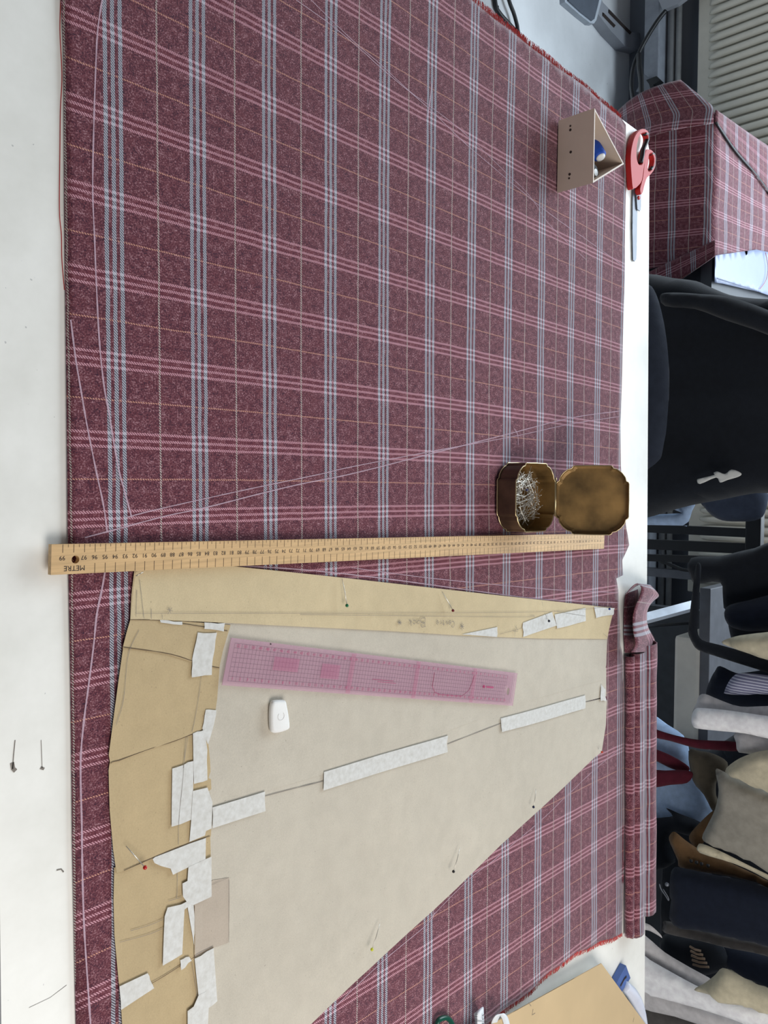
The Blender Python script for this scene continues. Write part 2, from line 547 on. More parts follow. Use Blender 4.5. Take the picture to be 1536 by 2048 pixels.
cT = np.linalg.lstsq(basis(np.array([p[0].x for p in tx]), np.array([p[0].y for p in tx])), np.array([p[1] for p in tx]), rcond=None)[0]
def weave(x, y):
    b = basis(np.array([x]), np.array([y]))
    return float((b @ cS)[0]), float((b @ cT)[0])

def add_uv(o, fn):
    me = o.data
    uv = me.uv_layers.new(name='UVMap')
    for l in me.loops:
        uv.data[l.index].uv = fn(me.vertices[l.vertex_index].co)

far_fringe = [(1240, 236), (1226, 224), (1196, 200), (1165, 172), (1128, 146), (1090, 112), (1062, 92), (1030, 66), (990, 36), (955, 8), (930, -14), (880, -56), (820, -100)]
near_fringe = [(1243, 1868), (1222, 1880), (1200, 1885), (1175, 1898), (1152, 1907), (1120, 1932), (1100, 1945), (1080, 1962), (1060, 1985), (1020, 2012), (980, 2042), (900, 2100), (820, 2150)]
outline = [(100, -100), (121, -40), (122, 0), (127, 100), (128, 200), (129, 400), (131, 600), (133, 800), (135, 1060), (138, 1200), (141, 1350), (143, 1500), (145, 1700), (148, 1850), (152, 2048), (156, 2150)]
outline += near_fringe[::-1]
outline += [(1249, 1700), (1249, 1500), (1248, 1400), (1247, 1320), (1240, 1290), (1240, 1262), (1237, 1215), (1236, 1180), (1232, 1157), (1245, 1150), (1244, 1135), (1243, 1120), (1250, 1105), (1257, 1090), (1254, 1070), (1251, 1055), (1246, 1010), (1241, 930), (1240, 850), (1243, 760), (1246, 650), (1248, 560), (1249, 480), (1251, 380), (1250, 250)]
outline += far_fringe
def cloth_z(x, y):
    v = Vector((x * 5, y * 5, 0))
    h = .0009 * (noise.noise(v) + 1)
    px, py = x, y
    # soft ripples towards the far half
    h += .0014 * max(0, noise.noise(Vector((x * 7, y * 17, 5)))) * min(1, max(0, (y - .6) * 3))
    return h
poly = [tuple(p) for p in W(outline, CZ)]
bm = slab_bm(poly, TZ + .0006, .0014, .013, cloth_z)
cloth = from_bm('wool_cloth', bm, MT['plaid'], None, True)
setp(cloth, 'burgundy plaid wool cloth spread flat over the white cutting table', 'cloth')
add_uv(cloth, lambda c: weave(c.x, c.y))
def surf(x, y): return TZ + .0020 + cloth_z(x, y)

# frayed cut edges
def fringe(pix, side, n, L=.008):
    P = [Pz(x, y, CZ) for x, y in pix]
    bm = bmesh.new()
    seg = [(a, b) for a, b in zip(P, P[1:])]
    tot = sum((b - a).length for a, b in seg)
    for a, b in seg:
        k = max(1, int(n * (b - a).length / tot))
        t = (b - a).normalized(); nn = Vector((t.y, -t.x, 0)) * side
        for q in range(k):
            p = a.lerp(b, random.random())
            p.z = TZ + .0022 + cloth_z(p.x, p.y) * .6
            l = L * random.uniform(.3, 1.0)
            e = p + nn * l + t * random.uniform(-.5, .5) * l
            m = p + nn * l * .5 + t * random.uniform(-.3, .3) * l + Vector((0, 0, .0006))
            tube_bm([p - nn * .003, m, e], .00035, 3, bm)
    o = from_bm('frayed_edge', bm, MT['red_thread'], cloth); o['label'] = 'frayed red thread edge'; o['kind'] = 'stuff'
fringe(far_fringe[:-1], 1, 900)
fringe(near_fringe, -1, 700, .006)
# red selvage thread lying along the near edge
bm = tube_bm(smooth_path([Pz(x, y, TZ + .0006) for x, y in ((122, -10), (120, 60), (124, 150), (121, 220), (120, 300), (119, 420), (123, 470), (124, 520), (129, 580))], 6), .00035, 5)
o = from_bm('loose_thread', bm, MT['red_thread']); setp(o, 'loose red thread lying along the near edge of the plaid cloth', 'thread')

# chalk lines drawn on the wool
def chalk(pix, wd=.0016):
    P = smooth_path([Pz(x, y, CZ) for x, y in pix], 12)
    return from_bm('chalk_line', ribbon_bm(P, wd, TZ + .0026, None, cloth_z), MT['chalk'], cloth)
chalk([(203, 0), (194, 60), (190, 130), (186, 250), (184, 380), (188, 480), (191, 560), (197, 680), (206, 770), (217, 830), (225, 880), (236, 940), (248, 985), (262, 1035)], .0018)
chalk([(140, 640), (150, 720), (160, 780), (172, 850), (190, 940), (205, 1010), (213, 1065)], .0018)
chalk([(209, 1140), (202, 1180), (192, 1230), (186, 1290), (176, 1370), (168, 1430), (161, 1500), (160, 1560), (162, 1640), (163, 1720), (165, 1800), (168, 1870), (174, 1960), (180, 2048), (184, 2120)], .0022)
chalk([(168, 1075), (240, 1056), (330, 1032), (410, 1015), (520, 987), (600, 968), (700, 948), (850, 910), (1000, 872), (1140, 836), (1240, 822)], .0015)
chalk([(250, 1035), (300, 1022), (400, 999), (520, 973), (640, 948), (700, 934), (860, 903), (1030, 872), (1140, 848), (1238, 833)], .0012)
chalk([(1027, 857), (1034, 870), (1035, 890)], .0015)
chalk([(590, 0), (660, 50), (720, 100), (770, 145), (850, 212), (920, 280), (985, 335), (1050, 390), (1115, 440), (1200, 500), (1248, 535)], .0012)
chalk([(620, 0), (700, 78), (760, 130), (820, 185), (852, 208), (930, 270), (1010, 345), (1060, 395), (1100, 452), (1170, 520)], .0010)
chalk([(862, 168), (858, 205), (853, 235)], .002)
chalk([(700, 1135), (850, 1155), (1000, 1170), (1120, 1180), (1236, 1185)], .0012)
chalk([(440, 1130), (600, 1139), (760, 1156), (900, 1175), (1060, 1196), (1150, 1202), (1236, 1205)], .0016)
chalk([(860, 1835), (935, 1760), (1000, 1708), (1080, 1640), (1130, 1592), (1200, 1528), (1236, 1500)], .0013)
chalk([(660, 2020), (760, 1925), (850, 1850), (866, 1828), (860, 1805)], .0013)

# folded strip of the same wool hanging over the far edge
def roll_strip():
    root = empty('folded_wool_strip', tuple(Pz(1270, 1550, TZ)), 'narrow folded length of burgundy plaid wool lying along the far table edge', 'cloth')
    # profile: across the strip (depth direction) swept along the table; three soft rolls
    def sweep(y0, y1, prof, ends=0, name='fold', tilt=0, n=60, uvo=(11.2, 6.0)):
        bm = bmesh.new(); rows = []
        for k in range(n + 1):
            t = k / n
            y = y0 + (y1 - y0) * t
            rag = 0
            row = []
            for q, (dx, dz) in enumerate(prof):
                p = Pz(1243, y, TZ)
                yy = p.y + dx * .001 + .002 * noise.noise(Vector((t * 6, q * .4, 2)))
                zz = TZ + .0023 + max(-.2, dz * .001) + (.0014 * noise.noise(Vector((t * 8, q, 4))) if dz > 3 else 0)
                xo = p.x
                if k == n: xo += .004 * noise.noise(Vector((q * 1.7, 3, 1)))
                row.append(bm.verts.new((xo, yy, zz)))
            rows.append(row)
        for A, B in zip(rows, rows[1:]):
            for a, b, c, d in zip(A, A[1:], B[1:], B): bm.faces.new((a, b, c, d))
        arc = [0]
        for (a, b), (c, d) in zip(prof, prof[1:]): arc.append(arc[-1] + math.hypot(c - a, d - b) / 91.9)
        me = bpy.data.meshes.new(name); bm.to_mesh(me); bm.free()
        o = link(name, me, MT['plaid'], root, True)
        uv = me.uv_layers.new(name='UVMap')
        m = len(prof)
        for l in me.loops:
            q = l.vertex_index % m
            X = me.vertices[l.vertex_index].co.x
            uv.data[l.index].uv = (uvo[0] + arc[q], weave(X, 1.38)[1] + tilt * arc[q])
        s = o.modifiers.new('thick', 'SOLIDIFY'); s.thickness = .0014; s.offset = 0
        return o
    return root, sweep
strip, sweep = roll_strip()
# near fold, middle roll, hanging flap
def arcprof(cx, cz, rx, rz, a0, a1, n=9):
    return [(cx + rx * math.cos(math.radians(a0 + (a1 - a0) * k / n)), cz + rz * math.sin(math.radians(a0 + (a1 - a0) * k / n))) for k in range(n + 1)]
sweep(1312, 1872, [(56, .4), (40, .4), (22, .3), (14, .2)] + arcprof(12, 8, 10, 8, 250, 80) + [(26, 12), (36, 6)], name='near_fold', uvo=(10.55, 6))
sweep(1308, 1876, [(60, 5)] + arcprof(36, 13, 18, 10, 262, 65) + [(54, 18), (64, 13)], name='middle_fold', uvo=(11.25, 6))
sweep(1296, 1846, [(48, 14), (56, 25), (68, 28), (84, 27), (98, 21), (110, 11), (116, 3), (119, -12), (121, -40), (122, -80)], name='hanging_flap', uvo=(11.92, 6))
# standing loop at the left end of the strip
def loop_cloth():
    def strip_between(L0, z0, L1, z1, name, uvf, n=8, sag=0):
        a = smooth_path([Pz(x, y, z0) for x, y in L0], 6); b = smooth_path([Pz(x, y, z1) for x, y in L1], 6)
        m = min(len(a), len(b)); bm = bmesh.new(); rows = []
        for k in range(m):
            rows.append([bm.verts.new(a[k].lerp(b[k], q / n) + Vector((0, 0, sag * math.sin(math.pi * q / n)))) for q in range(n + 1)])
        for A, B in zip(rows, rows[1:]):
            for p, q, c, d in zip(A, A[1:], B[1:], B): bm.faces.new((p, q, c, d))
        me = bpy.data.meshes.new(name); bm.to_mesh(me); bm.free()
        o = link(name, me, MT['plaid'], strip, True)
        uv = me.uv_layers.new(name='UVMap')
        for l in me.loops:
            k, q = divmod(l.vertex_index, n + 1)
            uv.data[l.index].uv = uvf(k / (m - 1), q / n)
        s = o.modifiers.new('thick', 'SOLIDIFY'); s.thickness = .0015; s.offset = 0
    E1 = [(1276, 1167), (1283, 1176), (1279, 1195), (1271, 1212), (1266, 1235), (1267, 1262), (1271, 1288), (1262, 1305)]
    E2 = [(1300, 1170), (1317, 1190), (1306, 1202), (1297, 1214), (1293, 1230), (1296, 1254), (1309, 1280), (1309, 1301)]
    strip_between(E1, TZ + .034, E2, TZ + .004, 'loop', lambda a, b: (a * 1.45 - .02, b * .62 - .46), 8, .004)
    E0 = [(1252, 1186), (1250, 1200), (1249, 1215), (1248, 1232), (1248, 1250), (1248, 1270), (1249, 1288), (1250, 1306)]
    E3 = [(1275, 1178), (1276, 1192), (1274, 1210), (1271, 1230), (1270, 1250), (1271, 1270), (1272, 1288), (1268, 1306)]
    strip_between(E0, TZ + .0035, E3, TZ + .006, 'loop_underside', lambda a, b: (a * 1.4 + .1, b * .4 + .2), 5, .002)
    strip_between([(1254, 1186), (1262, 1176), (1270, 1169), (1276, 1167)], TZ + .034, [(1252, 1188), (1262, 1180), (1271, 1173), (1277, 1170)], TZ + .010, 'loop_end', lambda a, b: (b * .3 + .2, a * .5 + .2), 5, 0)
loop_cloth()

# ================================================================== PAPER PATTERN
pat = empty('paper_pattern', tuple(Pz(700, 1500, TZ + .0035)), 'large taped brown paper sewing pattern pinned on the plaid cloth', 'paper pattern')
BASE = TZ + .0045
def wave(x, y):
    return .0012 * noise.noise(Vector((x * 8, y * 8, 3.1))) + .0004 * noise.noise(Vector((x * 30, y * 30, 7)))
def panel(name, pix, lvl, mat, lift=None, label=None, step=.02, crease=.0006):
    z = BASE + lvl * .0004
    poly = [tuple(p) for p in W(pix, z)]
    L = [(Pz(a, b, z), Pz(c, d, z), hh, rr_) for (a, b, c, d, hh, rr_) in (lift or [])]
    def zf(x, y):
        h = wave(x, y)
        for A, B, hh, rr_ in L:
            ab = (B - A).to_2d(); p = Vector((x, y)) - A.to_2d()
            t = max(0, min(1, p.dot(ab) / ab.length_squared))
            d = (p - ab * t).length
            if d < rr_: h += .35 * hh * (1 - d / rr_) ** 2 * math.sin(math.pi * (.15 + .7 * t))
        return h
    o = from_bm(name, slab_bm(poly, z, .0003, step, zf), mat, pat)
    if label: o['label'] = label
    return o
panel('pattern_sheet', [(425, 1615), (530, 1590), (648, 1560), (895, 1486), (1002, 1446), (1204, 1396), (1213, 1401), (1211, 1450), (1203, 1504), (1190, 1514), (1130, 1572), (1000, 1692), (868, 1820), (775, 1903), (700, 1972), (618, 2052), (500, 2160), (420, 2160), (410, 1900), (403, 1700), (405, 1620)], 0, MT['pale_paper'], label='lower half of the pale pattern sheet', step=.012, crease=.0012)
panel('pattern_sheet', [(440, 1225), (1214, 1262), (1212, 1330), (1202, 1360), (1040, 1407), (860, 1475), (700, 1533), (530, 1583), (424, 1612), (405, 1560), (404, 1460), (415, 1400), (426, 1300)], 1, MT['pale_paper'], lift=[(424, 1612, 1202, 1360, .0012, .012)], label='upper half of the pale pattern sheet', crease=.0012)
panel('underlap_strip', [(424, 1600), (530, 1570), (860, 1462), (1040, 1395), (1212, 1335), (1212, 1392), (1002, 1449), (895, 1489), (648, 1563), (530, 1593), (425, 1622)], .5, MT['pale_paper'])
panel('side_panel', [(262, 1234), (461, 1250), (446, 1300), (438, 1336), (400, 1329), (340, 1310), (290, 1301), (244, 1296), (254, 1260)], 3, MT['kraft'], lift=[(244, 1296, 438, 1336, .0022, .02)], label='kraft paper panel below the centre back strip')
panel('side_panel', [(247, 1285), (440, 1325), (434, 1400), (426, 1450), (413, 1457), (330, 1487), (245, 1519), (220, 1527), (217, 1510), (226, 1440), (236, 1360)], 2, MT['kraft'], lift=[(222, 1525, 412, 1457, .0035, .03)], label='kraft paper panel second from the strip')
panel('side_panel', [(222, 1508), (413, 1446), (420, 1520), (424, 1610), (421, 1672), (360, 1692), (300, 1717), (262, 1738), (232, 1745), (226, 1700), (219, 1620), (217, 1540)], 1.2, MT['kraft'], lift=[(240, 1742, 420, 1673, .004, .03)], label='kraft paper panel pinned beside the red pin')
panel('side_panel', [(228, 1735), (420, 1664), (423, 1780), (390, 1808), (389, 1908), (330, 1950), (280, 1985), (242, 2004), (237, 1960), (229, 1870), (227, 1800)], .4, MT['kraft'], lift=[(389, 1812, 389, 1905, .003, .02), (260, 1995, 388, 1915, .002, .02)], label='kraft paper panel fourth from the strip')
panel('side_panel', [(240, 1985), (388, 1905), (430, 1890), (434, 1980), (438, 2060), (444, 2160), (252, 2160), (246, 2080)], -.4, MT['kraft'], label='kraft paper panel at the bottom of the photo')
panel('patch', [(388, 1800), (425, 1760), (458, 1755), (459, 1800), (457, 1885), (427, 1895), (389, 1915)], 1.4, MT['grey_paper'], label='small greyish paper patch', lift=[(389, 1812, 389, 1905, .003, .01)])
panel('facing_strip', [(440, 1212), (461, 1246), (318, 1238), (266, 1232)], 3.4, MT['kraft'])
panel('centre_back_strip', [(270, 1134), (360, 1130), (450, 1131), (560, 1142), (700, 1157), (850, 1174), (1000, 1191), (1120, 1204), (1228, 1216), (1219, 1250), (1213, 1278), (1080, 1277), (940, 1272), (780, 1262), (640, 1255), (460, 1246), (330, 1240), (260, 1238), (263, 1190)], 4, MT['tan_paper'], lift=[(262, 1238, 1213, 1278, .0022, .016)], label='long tan centre back strip')
panel('folded_edge', [(272, 1140), (290, 1139), (288, 1180), (282, 1236), (262, 1237), (265, 1190)], 4.8, MT['tan_paper'])

def tape(pix, lvl=6):
    z = BASE + .0009 + lvl * .0003
    P = []
    q = pix
    # slightly torn short ends
    for i, (a, b) in enumerate(q):
        P.append((a, b))
        c, d = q[(i + 1) % len(q)]
        if math.hypot(c - a, d - b) > 60 or len(q) > 6: continue
        m = 3
        for k in range(1, m):
            P.append((a + (c - a) * k / m + random.uniform(-1, 1), b + (d - b) * k / m + random.uniform(-1.6, 1.6)))
    poly = [tuple(p) for p in W(P, z)]
    def zf(x, y): return wave(x, y)
    return from_bm('masking_tape', slab_bm(poly, z, .00012, .01, zf), MT['tape'], pat)
tapes = [
 ([(396, 1265), (434, 1265.5), (426, 1317.5), (424, 1350), (384, 1355), (385, 1317)], 6.5),
 ([(320, 1240), (365, 1243.5), (364, 1250), (321, 1245)], 5), ([(409, 1245), (450, 1246), (448, 1263), (409, 1258)], 5),
 ([(412, 1419.6), (433, 1420.5), (428, 1449), (416, 1489), (405, 1456)], 5.2),
 ([(386, 1467), (410, 1459), (415, 1500), (415, 1560), (388, 1568)], 6),
 ([(345, 1537.5), (367.6, 1530), (376, 1524.6), (387.5, 1522), (385, 1638), (362, 1648), (343, 1653.5)], 5.5),
 ([(386, 1582), (415, 1575), (425, 1604), (423, 1657), (412, 1662), (410, 1671), (379, 1684), (383, 1630)], 6.6),
 ([(425, 1615), (530, 1583), (531, 1622), (425, 1656.5)], 6.2),
 ([(305, 1718), (310, 1714), (379, 1687.5), (412, 1676), (411, 1718), (378, 1734), (346, 1749.6), (341, 1737), (322, 1732), (309, 1726)], 6),
 ([(423, 1713), (423, 1793), (387.5, 1810), (375, 1806), (366, 1793), (365, 1767), (375, 1762), (377, 1734)], 6.8),
 ([(335, 1815), (362, 1809), (380, 1800), (388, 1806), (369, 1819), (364, 1908), (351, 1916), (325, 1931), (329, 1833)], 6),
 ([(375, 1812), (387, 1806), (389, 1850), (388, 1890)], 5.4),
 ([(239, 1973), (295, 1946), (303, 1966), (308, 1976), (242, 2020)], 5),
 ([(389, 1917), (427, 1896), (435, 2002.6), (419, 2015), (395, 2030), (397, 1994)], 5.5),
 ([(387, 2013), (397, 1990), (412, 1983), (418, 2010), (416, 2048), (416, 2110), (376, 2110), (375, 2022)], 6.2),
 ([(648, 1544), (770, 1507), (896, 1471), (893, 1487), (895, 1504), (770, 1542), (647, 1581)], 5),
 ([(1002, 1437), (1090, 1413), (1170.6, 1390.6), (1170.6, 1416.7), (1090, 1441), (1004, 1464)], 5),
 ([(1046, 1245.7), (1104, 1224), (1113, 1251), (1046, 1274)], 8), ([(1109, 1229), (1171.6, 1216), (1172, 1242), (1114, 1257)], 8.2),
 ([(1188.5, 1213.5), (1229, 1216), (1226, 1230), (1192, 1236)], 8), ([(923, 1268.7), (994.6, 1254), (994, 1274)], 8),
 ([(1202, 1368.6), (1210.5, 1379), (1210, 1393), (1213, 1402), (1201, 1402)], 5), ([(360, 1920), (378, 1913), (383, 1921), (362, 1940)], 5.6)]
for q, l in tapes: tape(q, l)

def pencil(strokes, lvl, wd=.0006, name='pencil_line', sm=1):
    z = BASE + lvl * .0004 + .0009
    bm = bmesh.new()
    for pts in strokes:
        if sm: bm = bmesh.new()
        P = [Pz(x, y, z) for x, y in pts]
        P = smooth_path(P, 6) if len(P) > 2 else [P[0].lerp(P[-1], k / 10) for k in range(11)] if len(P) == 2 else P
        ribbon_bm(P, wd, z, bm, wave)
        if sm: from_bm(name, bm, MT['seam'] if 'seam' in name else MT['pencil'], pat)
    if not sm: from_bm(name, bm, MT['pencil'], pat)
pencil([[(272, 1227), (1070, 1224), (1220, 1213)], [(600, 1229), (1040, 1234), (1060, 1230)], [(1000, 1268), (1045, 1256)], [(272, 1234), (274, 1180)], [(280, 1160), (288, 1237)],
        [(303, 1218), (303, 1238)], [(325, 1230), (325, 1238)], [(1084, 1203), (1086, 1213)], [(1033, 1250), (1029, 1274)], [(1030, 1252), (1036, 1262), (1026, 1262)], [(1206, 1267), (1215, 1275)],
        [(337, 1215), (342, 1226)], [(344, 1215), (336, 1228)], [(334, 1219), (346, 1222)], [(1108, 1222), (1170, 1232)]], 7.5, .0005)
pencil([[(278, 1260), (256, 1310), (246, 1400), (232, 1450)], [(415, 1268), (405, 1340), (397, 1400), (390, 1440), (384, 1464)]], 4.5, .0005)
pencil([[(372, 1474), (366, 1560), (358, 1640), (357, 1690)], [(376, 1474), (372, 1500), (367, 1536)]], 5.0, .0005)
pencil([[(355, 1740), (354, 1790), (352, 1796)], [(337, 1802), (364, 1794)], [(240, 1885), (300, 1868), (350, 1845)], [(262, 1862), (300, 1850), (340, 1832)], [(384, 1925), (394, 1990), (398, 2048)]], 2.6, .0005)
pencil([[(246, 1294), (340, 1308), (400, 1327), (439, 1336)], [(238, 1521), (300, 1498), (350, 1482), (413, 1457)], [(222, 1527), (225, 1524), (238, 1521)], [(248, 1741), (300, 1718), (360, 1693), (420, 1672)], [(240, 1992), (300, 1968), (388, 1914), (427, 1894)], [(389, 1812), (388, 1860), (388, 1914)], [(262, 1239), (330, 1242), (455, 1262)]], 3.4, .0009, 'panel_seam')  # dark brown strips paint the shadow lines between the kraft panels
pencil([[(425, 1622), (530, 1592), (648, 1562)], [(895, 1488), (1002, 1447)], [(1171, 1404), (1203, 1397)]], 1.2, .0010)
pencil([[(420, 1771), (455, 1756)], [(458, 1760), (458, 1885)]], 2.6, .0004)
# pencil handwriting, read from the far side of the sheet (upside down in the photo)
def hand(word, x, y, h, adv=None):
    G = {'C': ([(.75, .9), (.35, 1), (0, .5), (.3, 0), (.8, .1)],), 'e': ([(.05, .35), (.6, .5), (.4, .7), (.1, .45), (.2, .05), (.7, .1)],),
         'n': ([(.05, 0), (.1, .6)], [(.1, .4), (.4, .65), (.55, 0)],), 't': ([(.35, 1), (.3, .1), (.6, 0)], [(.05, .65), (.7, .7)]),
         'r': ([(.1, 0), (.12, .6)], [(.12, .4), (.6, .62)]), 'B': ([(.1, 0), (.15, 1)], [(0, .95), (.7, 1), (.75, .7), (.2, .52), (.85, .45), (.8, .05), (.1, 0)]),
         'a': ([(.6, .6), (.15, .55), (.1, .1), (.55, .15), (.62, .6), (.65, 0)],), 'c': ([(.6, .55), (.2, .6), (.05, .2), (.3, 0), (.65, .1)],),
         'k': ([(.1, 0), (.15, 1)], [(.6, .65), (.15, .3), (.65, 0)]), '*': ([(.1, .2), (.7, .8)], [(.1, .8), (.7, .2)], [(0, .5), (.8, .5)], [(.4, 0), (.4, 1)]), ' ': ()}
    S = []
    for ch in word:
        for st in G[ch]: S.append([(x - (a * adv * 1.15), y + b * h + random.uniform(-.3, .3)) for a, b in st])
        x -= adv
    return S
for h_ in (hand('*', 928, 1245, 16, 9), hand('C', 909, 1243, 11, 7) + hand('entre', 902, 1241, 11, 6.2), hand('B', 851, 1236, 18, 10) + hand('ack', 839, 1240, 12, 8), hand('*', 803, 1240, 11, 9)):
    pencil(h_, 8.2, .00075, 'handwriting', 0)

# ------------------------------------------------------------------ pins in the paper and cloth
def pin(px, py, tx, ty, rgb, label, z=BASE + .0065, hide=None):
    root = empty('dressmaking_pin', tuple(Pz(px, py, z)), label, 'pin', 'pins holding the pattern')
    hd = Pz(px, py, z + .003)
    tl = Pz(tx, ty, z - .001)
    from_bm('shaft', tube_bm([hd, hd.lerp(tl, .5) + Vector((0, 0, .0005)), tl], [.0005, .0005, .0003], 6), MT['pin'], root, True)
    bm = bmesh.new(); bmesh.ops.create_uvsphere(bm, u_segments=12, v_segments=8, radius=.0021)
    bmesh.ops.translate(bm, verts=bm.verts, vec=hd)
    from_bm('head', bm, simple('pin_head_%d' % px, rgb, .3, var=0), root, True)
pin(694, 1211, 684, 1157, (20, 110, 70), 'glass headed pin with a green head in the centre back strip')
pin(906, 1221, 884, 1183, (110, 15, 25), 'glass headed pin with a dark red head in the centre back strip')
pin(1098, 1242, 1090, 1227, (15, 20, 40), 'dark headed pin through the tape on the centre back strip')
pin(1219, 1218, 1222, 1214, (30, 50, 130), 'tiny blue headed pin at the far end of the centre back strip')
pin(1067, 1614, 1072, 1578, (15, 20, 60), 'navy headed pin near the diagonal paper edge, furthest from the camera')
pin(907, 1743, 920, 1695, (25, 20, 20), 'black headed pin in the middle of the diagonal paper edge')
pin(744, 1899, 760, 1846, (205, 205, 60), 'yellow headed pin near the bottom of the pale pattern sheet')
pin(290, 1735, 252, 1692, (190, 30, 25), 'red headed pin through two kraft paper panels')
pin(1204, 1504, 1196, 1496, (200, 60, 30), 'orange red headed pin at the tip of the pale sheet')
o = from_bm('needle', tube_bm([Pz(272, 1152, BASE + .006), Pz(286, 1144, BASE + .0072)], .0005, 6), MT['pin'], None, True)
setp(o, 'short bare pin shaft at the corner of the centre back strip by the wooden ruler', 'pin')

# ================================================================== METRE RULER
RZ = TZ + .0074
A0, A1 = Pz(101, 1092, RZ + .006), Pz(104, 1147, RZ + .006)
B0, B1 = Pz(1209, 1075, RZ + .006), Pz(1208, 1089.5, RZ + .006)
mid0, mid1 = (A0 + A1) / 2, (B0 + B1) / 2
ya = (mid1 - mid0); RL = ya.length; ya.normalize(); xa = Vector((ya.y, -ya.x, 0)); RW = .0266
rul = empty('metre_rule', tuple(mid0 - Vector((0, 0, .006))), 'long wooden metre rule lying across the plaid cloth', 'ruler')
def RP(a, b, z): return mid0 + ya * a + xa * b + Vector((0, 0, z - .006))
hx = .0230
hc = Pz(151, 1119, RZ + .006)
ha = (hc - mid0).dot(ya); hb = (hc - mid0).dot(xa)
loc_poly = [(-RW / 2, 0), (RW / 2, 0), (RW / 2, RL), (-RW / 2, RL)]
hole = [(hb + .0036 * math.cos(k * math.pi / 10), ha + .0036 * math.sin(k * math.pi / 10)) for k in range(20)]
bm = slab_bm(loc_poly, 0, .006, .012, None, [hole])
for v in bm.verts:
    p = RP(v.co.y, v.co.x, v.co.z); v.co = p
from_bm('body', bm, MT['ruler_wood'], rul)
bm = bmesh.new()
tick99 = (Pz(125.6, 1100, RZ + .006) - mid0).dot(ya)
def rect(bm, a0, a1, b0, b1, z=.00615):
    bm.faces.new([bm.verts.new(RP(a, b, z)) for a, b in ((a0, b0), (a1, b0), (a1, b1), (a0, b1))])
for cm in range(1, 100):
    a = tick99 + (99 - cm) * .01
    if a > RL - .002: continue
    rect(bm, a - .00022, a + .00022, -RW / 2 + .0002, -RW / 2 + .0075)
    if cm < 97: rect(bm, a - .00022, a + .00022, RW / 2 - .0090, RW / 2 - .0002)
    rect(bm, a + .005 - .00018, a + .005 + .00018, -RW / 2 + .0002, -RW / 2 + .0028)
from_bm('graduation', bm, MT['ink'], rul)

def text_mesh(txt, size):
    cu = bpy.data.curves.new('t', 'FONT'); cu.body = txt; cu.size = size; cu.align_x = 'CENTER'; cu.align_y = 'CENTER'
    cu.resolution_u = 2
    o = bpy.data.objects.new('t', cu); COL.objects.link(o)
    dg = bpy.context.evaluated_depsgraph_get()
    me = bpy.data.meshes.new_from_object(o.evaluated_get(dg))
    bpy.data.objects.remove(o)
    return me
def place_text(bm, txt, size, org, bx, by, bold=0):
    me = text_mesh(txt, size)
    vs = [bm.verts.new(org + bx * v.co.x + by * v.co.y) for v in me.vertices]
    for p in me.polygons:
        try: bm.faces.new([vs[i] for i in p.vertices])
        except ValueError: pass
    bpy.data.meshes.remove(me)
bm = bmesh.new()
for cm in range(3, 100):
    if cm == 98: continue
    a = tick99 + (99 - cm) * .01
    if a > RL - .003: continue
    place_text(bm, str(cm), .0056, RP(a - .0004, -.0012, .0062), -ya, xa)
place_text(bm, 'METRE', .0066, RP((Pz(149, 1135, RZ + .006) - mid0).dot(ya), .0080, .0062), -ya, xa)
from_bm('numerals', bm, MT['ink'], rul)

# ================================================================== PINK PATTERN-MASTER RULER
def pink_mat():
    n = NT('pink_acrylic')
    n.b.inputs['Base Color'].default_value = srgb(206, 158, 182)
    n.b.inputs['Roughness'].default_value = .12
    n.b.inputs['Alpha'].default_value = .34
    n.b.inputs['IOR'].default_value = 1.3
    n.m.blend_method = 'BLEND'
    return n.m
def pink_solid(nm, rgb, al):
    n = NT(nm); n.b.inputs['Base Color'].default_value = srgb(*rgb); n.b.inputs['Alpha'].default_value = al; n.b.inputs['Roughness'].default_value = .5
    return n.m
GZ = BASE + .0042
q = [Pz(463, 1276, GZ + .0012), Pz(1034, 1346, GZ + .0012), Pz(1027, 1412, GZ + .0012), Pz(444, 1370, GZ + .0012)]
pr = empty('grading_ruler', tuple(q[3]), 'translucent pink plastic grading ruler on the pale paper pattern', 'ruler')
O = (q[0] + q[3]) / 2; E_ = (q[1] + q[2]) / 2
pa = (E_ - O); PL = pa.length; pa.normalize(); pb = Vector((pa.y, -pa.x, 0))
PW = abs((q[3] - q[0]).dot(pb)) * .5 + abs((q[2] - q[1]).dot(pb)) * .5
def GP(a, b, z): return O + pa * a + pb * b + Vector((0, 0, z - .0012))
skew = (q[3] - O).dot(pa)
hole = [(.004 + PW * 0 + .0055 * math.cos(k * math.pi / 10), PL - .018 + .0035 * math.sin(k * math.pi / 10)) for k in range(20)]
bm = slab_bm([(-PW / 2, 0), (PW / 2, 0), (PW / 2, PL), (-PW / 2, PL)], 0, .0012, .02, None, [hole])
for v in bm.verts: v.co = GP(v.co.y, v.co.x, v.co.z)
from_bm('body', bm, pink_mat(), pr)
bm = bmesh.new()
def grect(bm, a0, a1, b0, b1, z=.0014):
    bm.faces.new([bm.verts.new(GP(a, b, z)) for a, b in ((a0, b0), (a1, b0), (a1, b1), (a0, b1))])
gb = PW / 2 - .005
k = 0; a = .006
while a < PL - .004:
    if not (PL - .024 < a < PL - .012): grect(bm, a - .00016, a + .00016, -gb, gb)
    a += .005
nb = 8
for k in range(nb + 1):
    b = -gb + 2 * gb * k / nb
    grect(bm, .006, PL - .026, b - .00014, b + .00014)
from_bm('grid', bm, pink_solid('grid_line', (96, 66, 86), .65), pr)
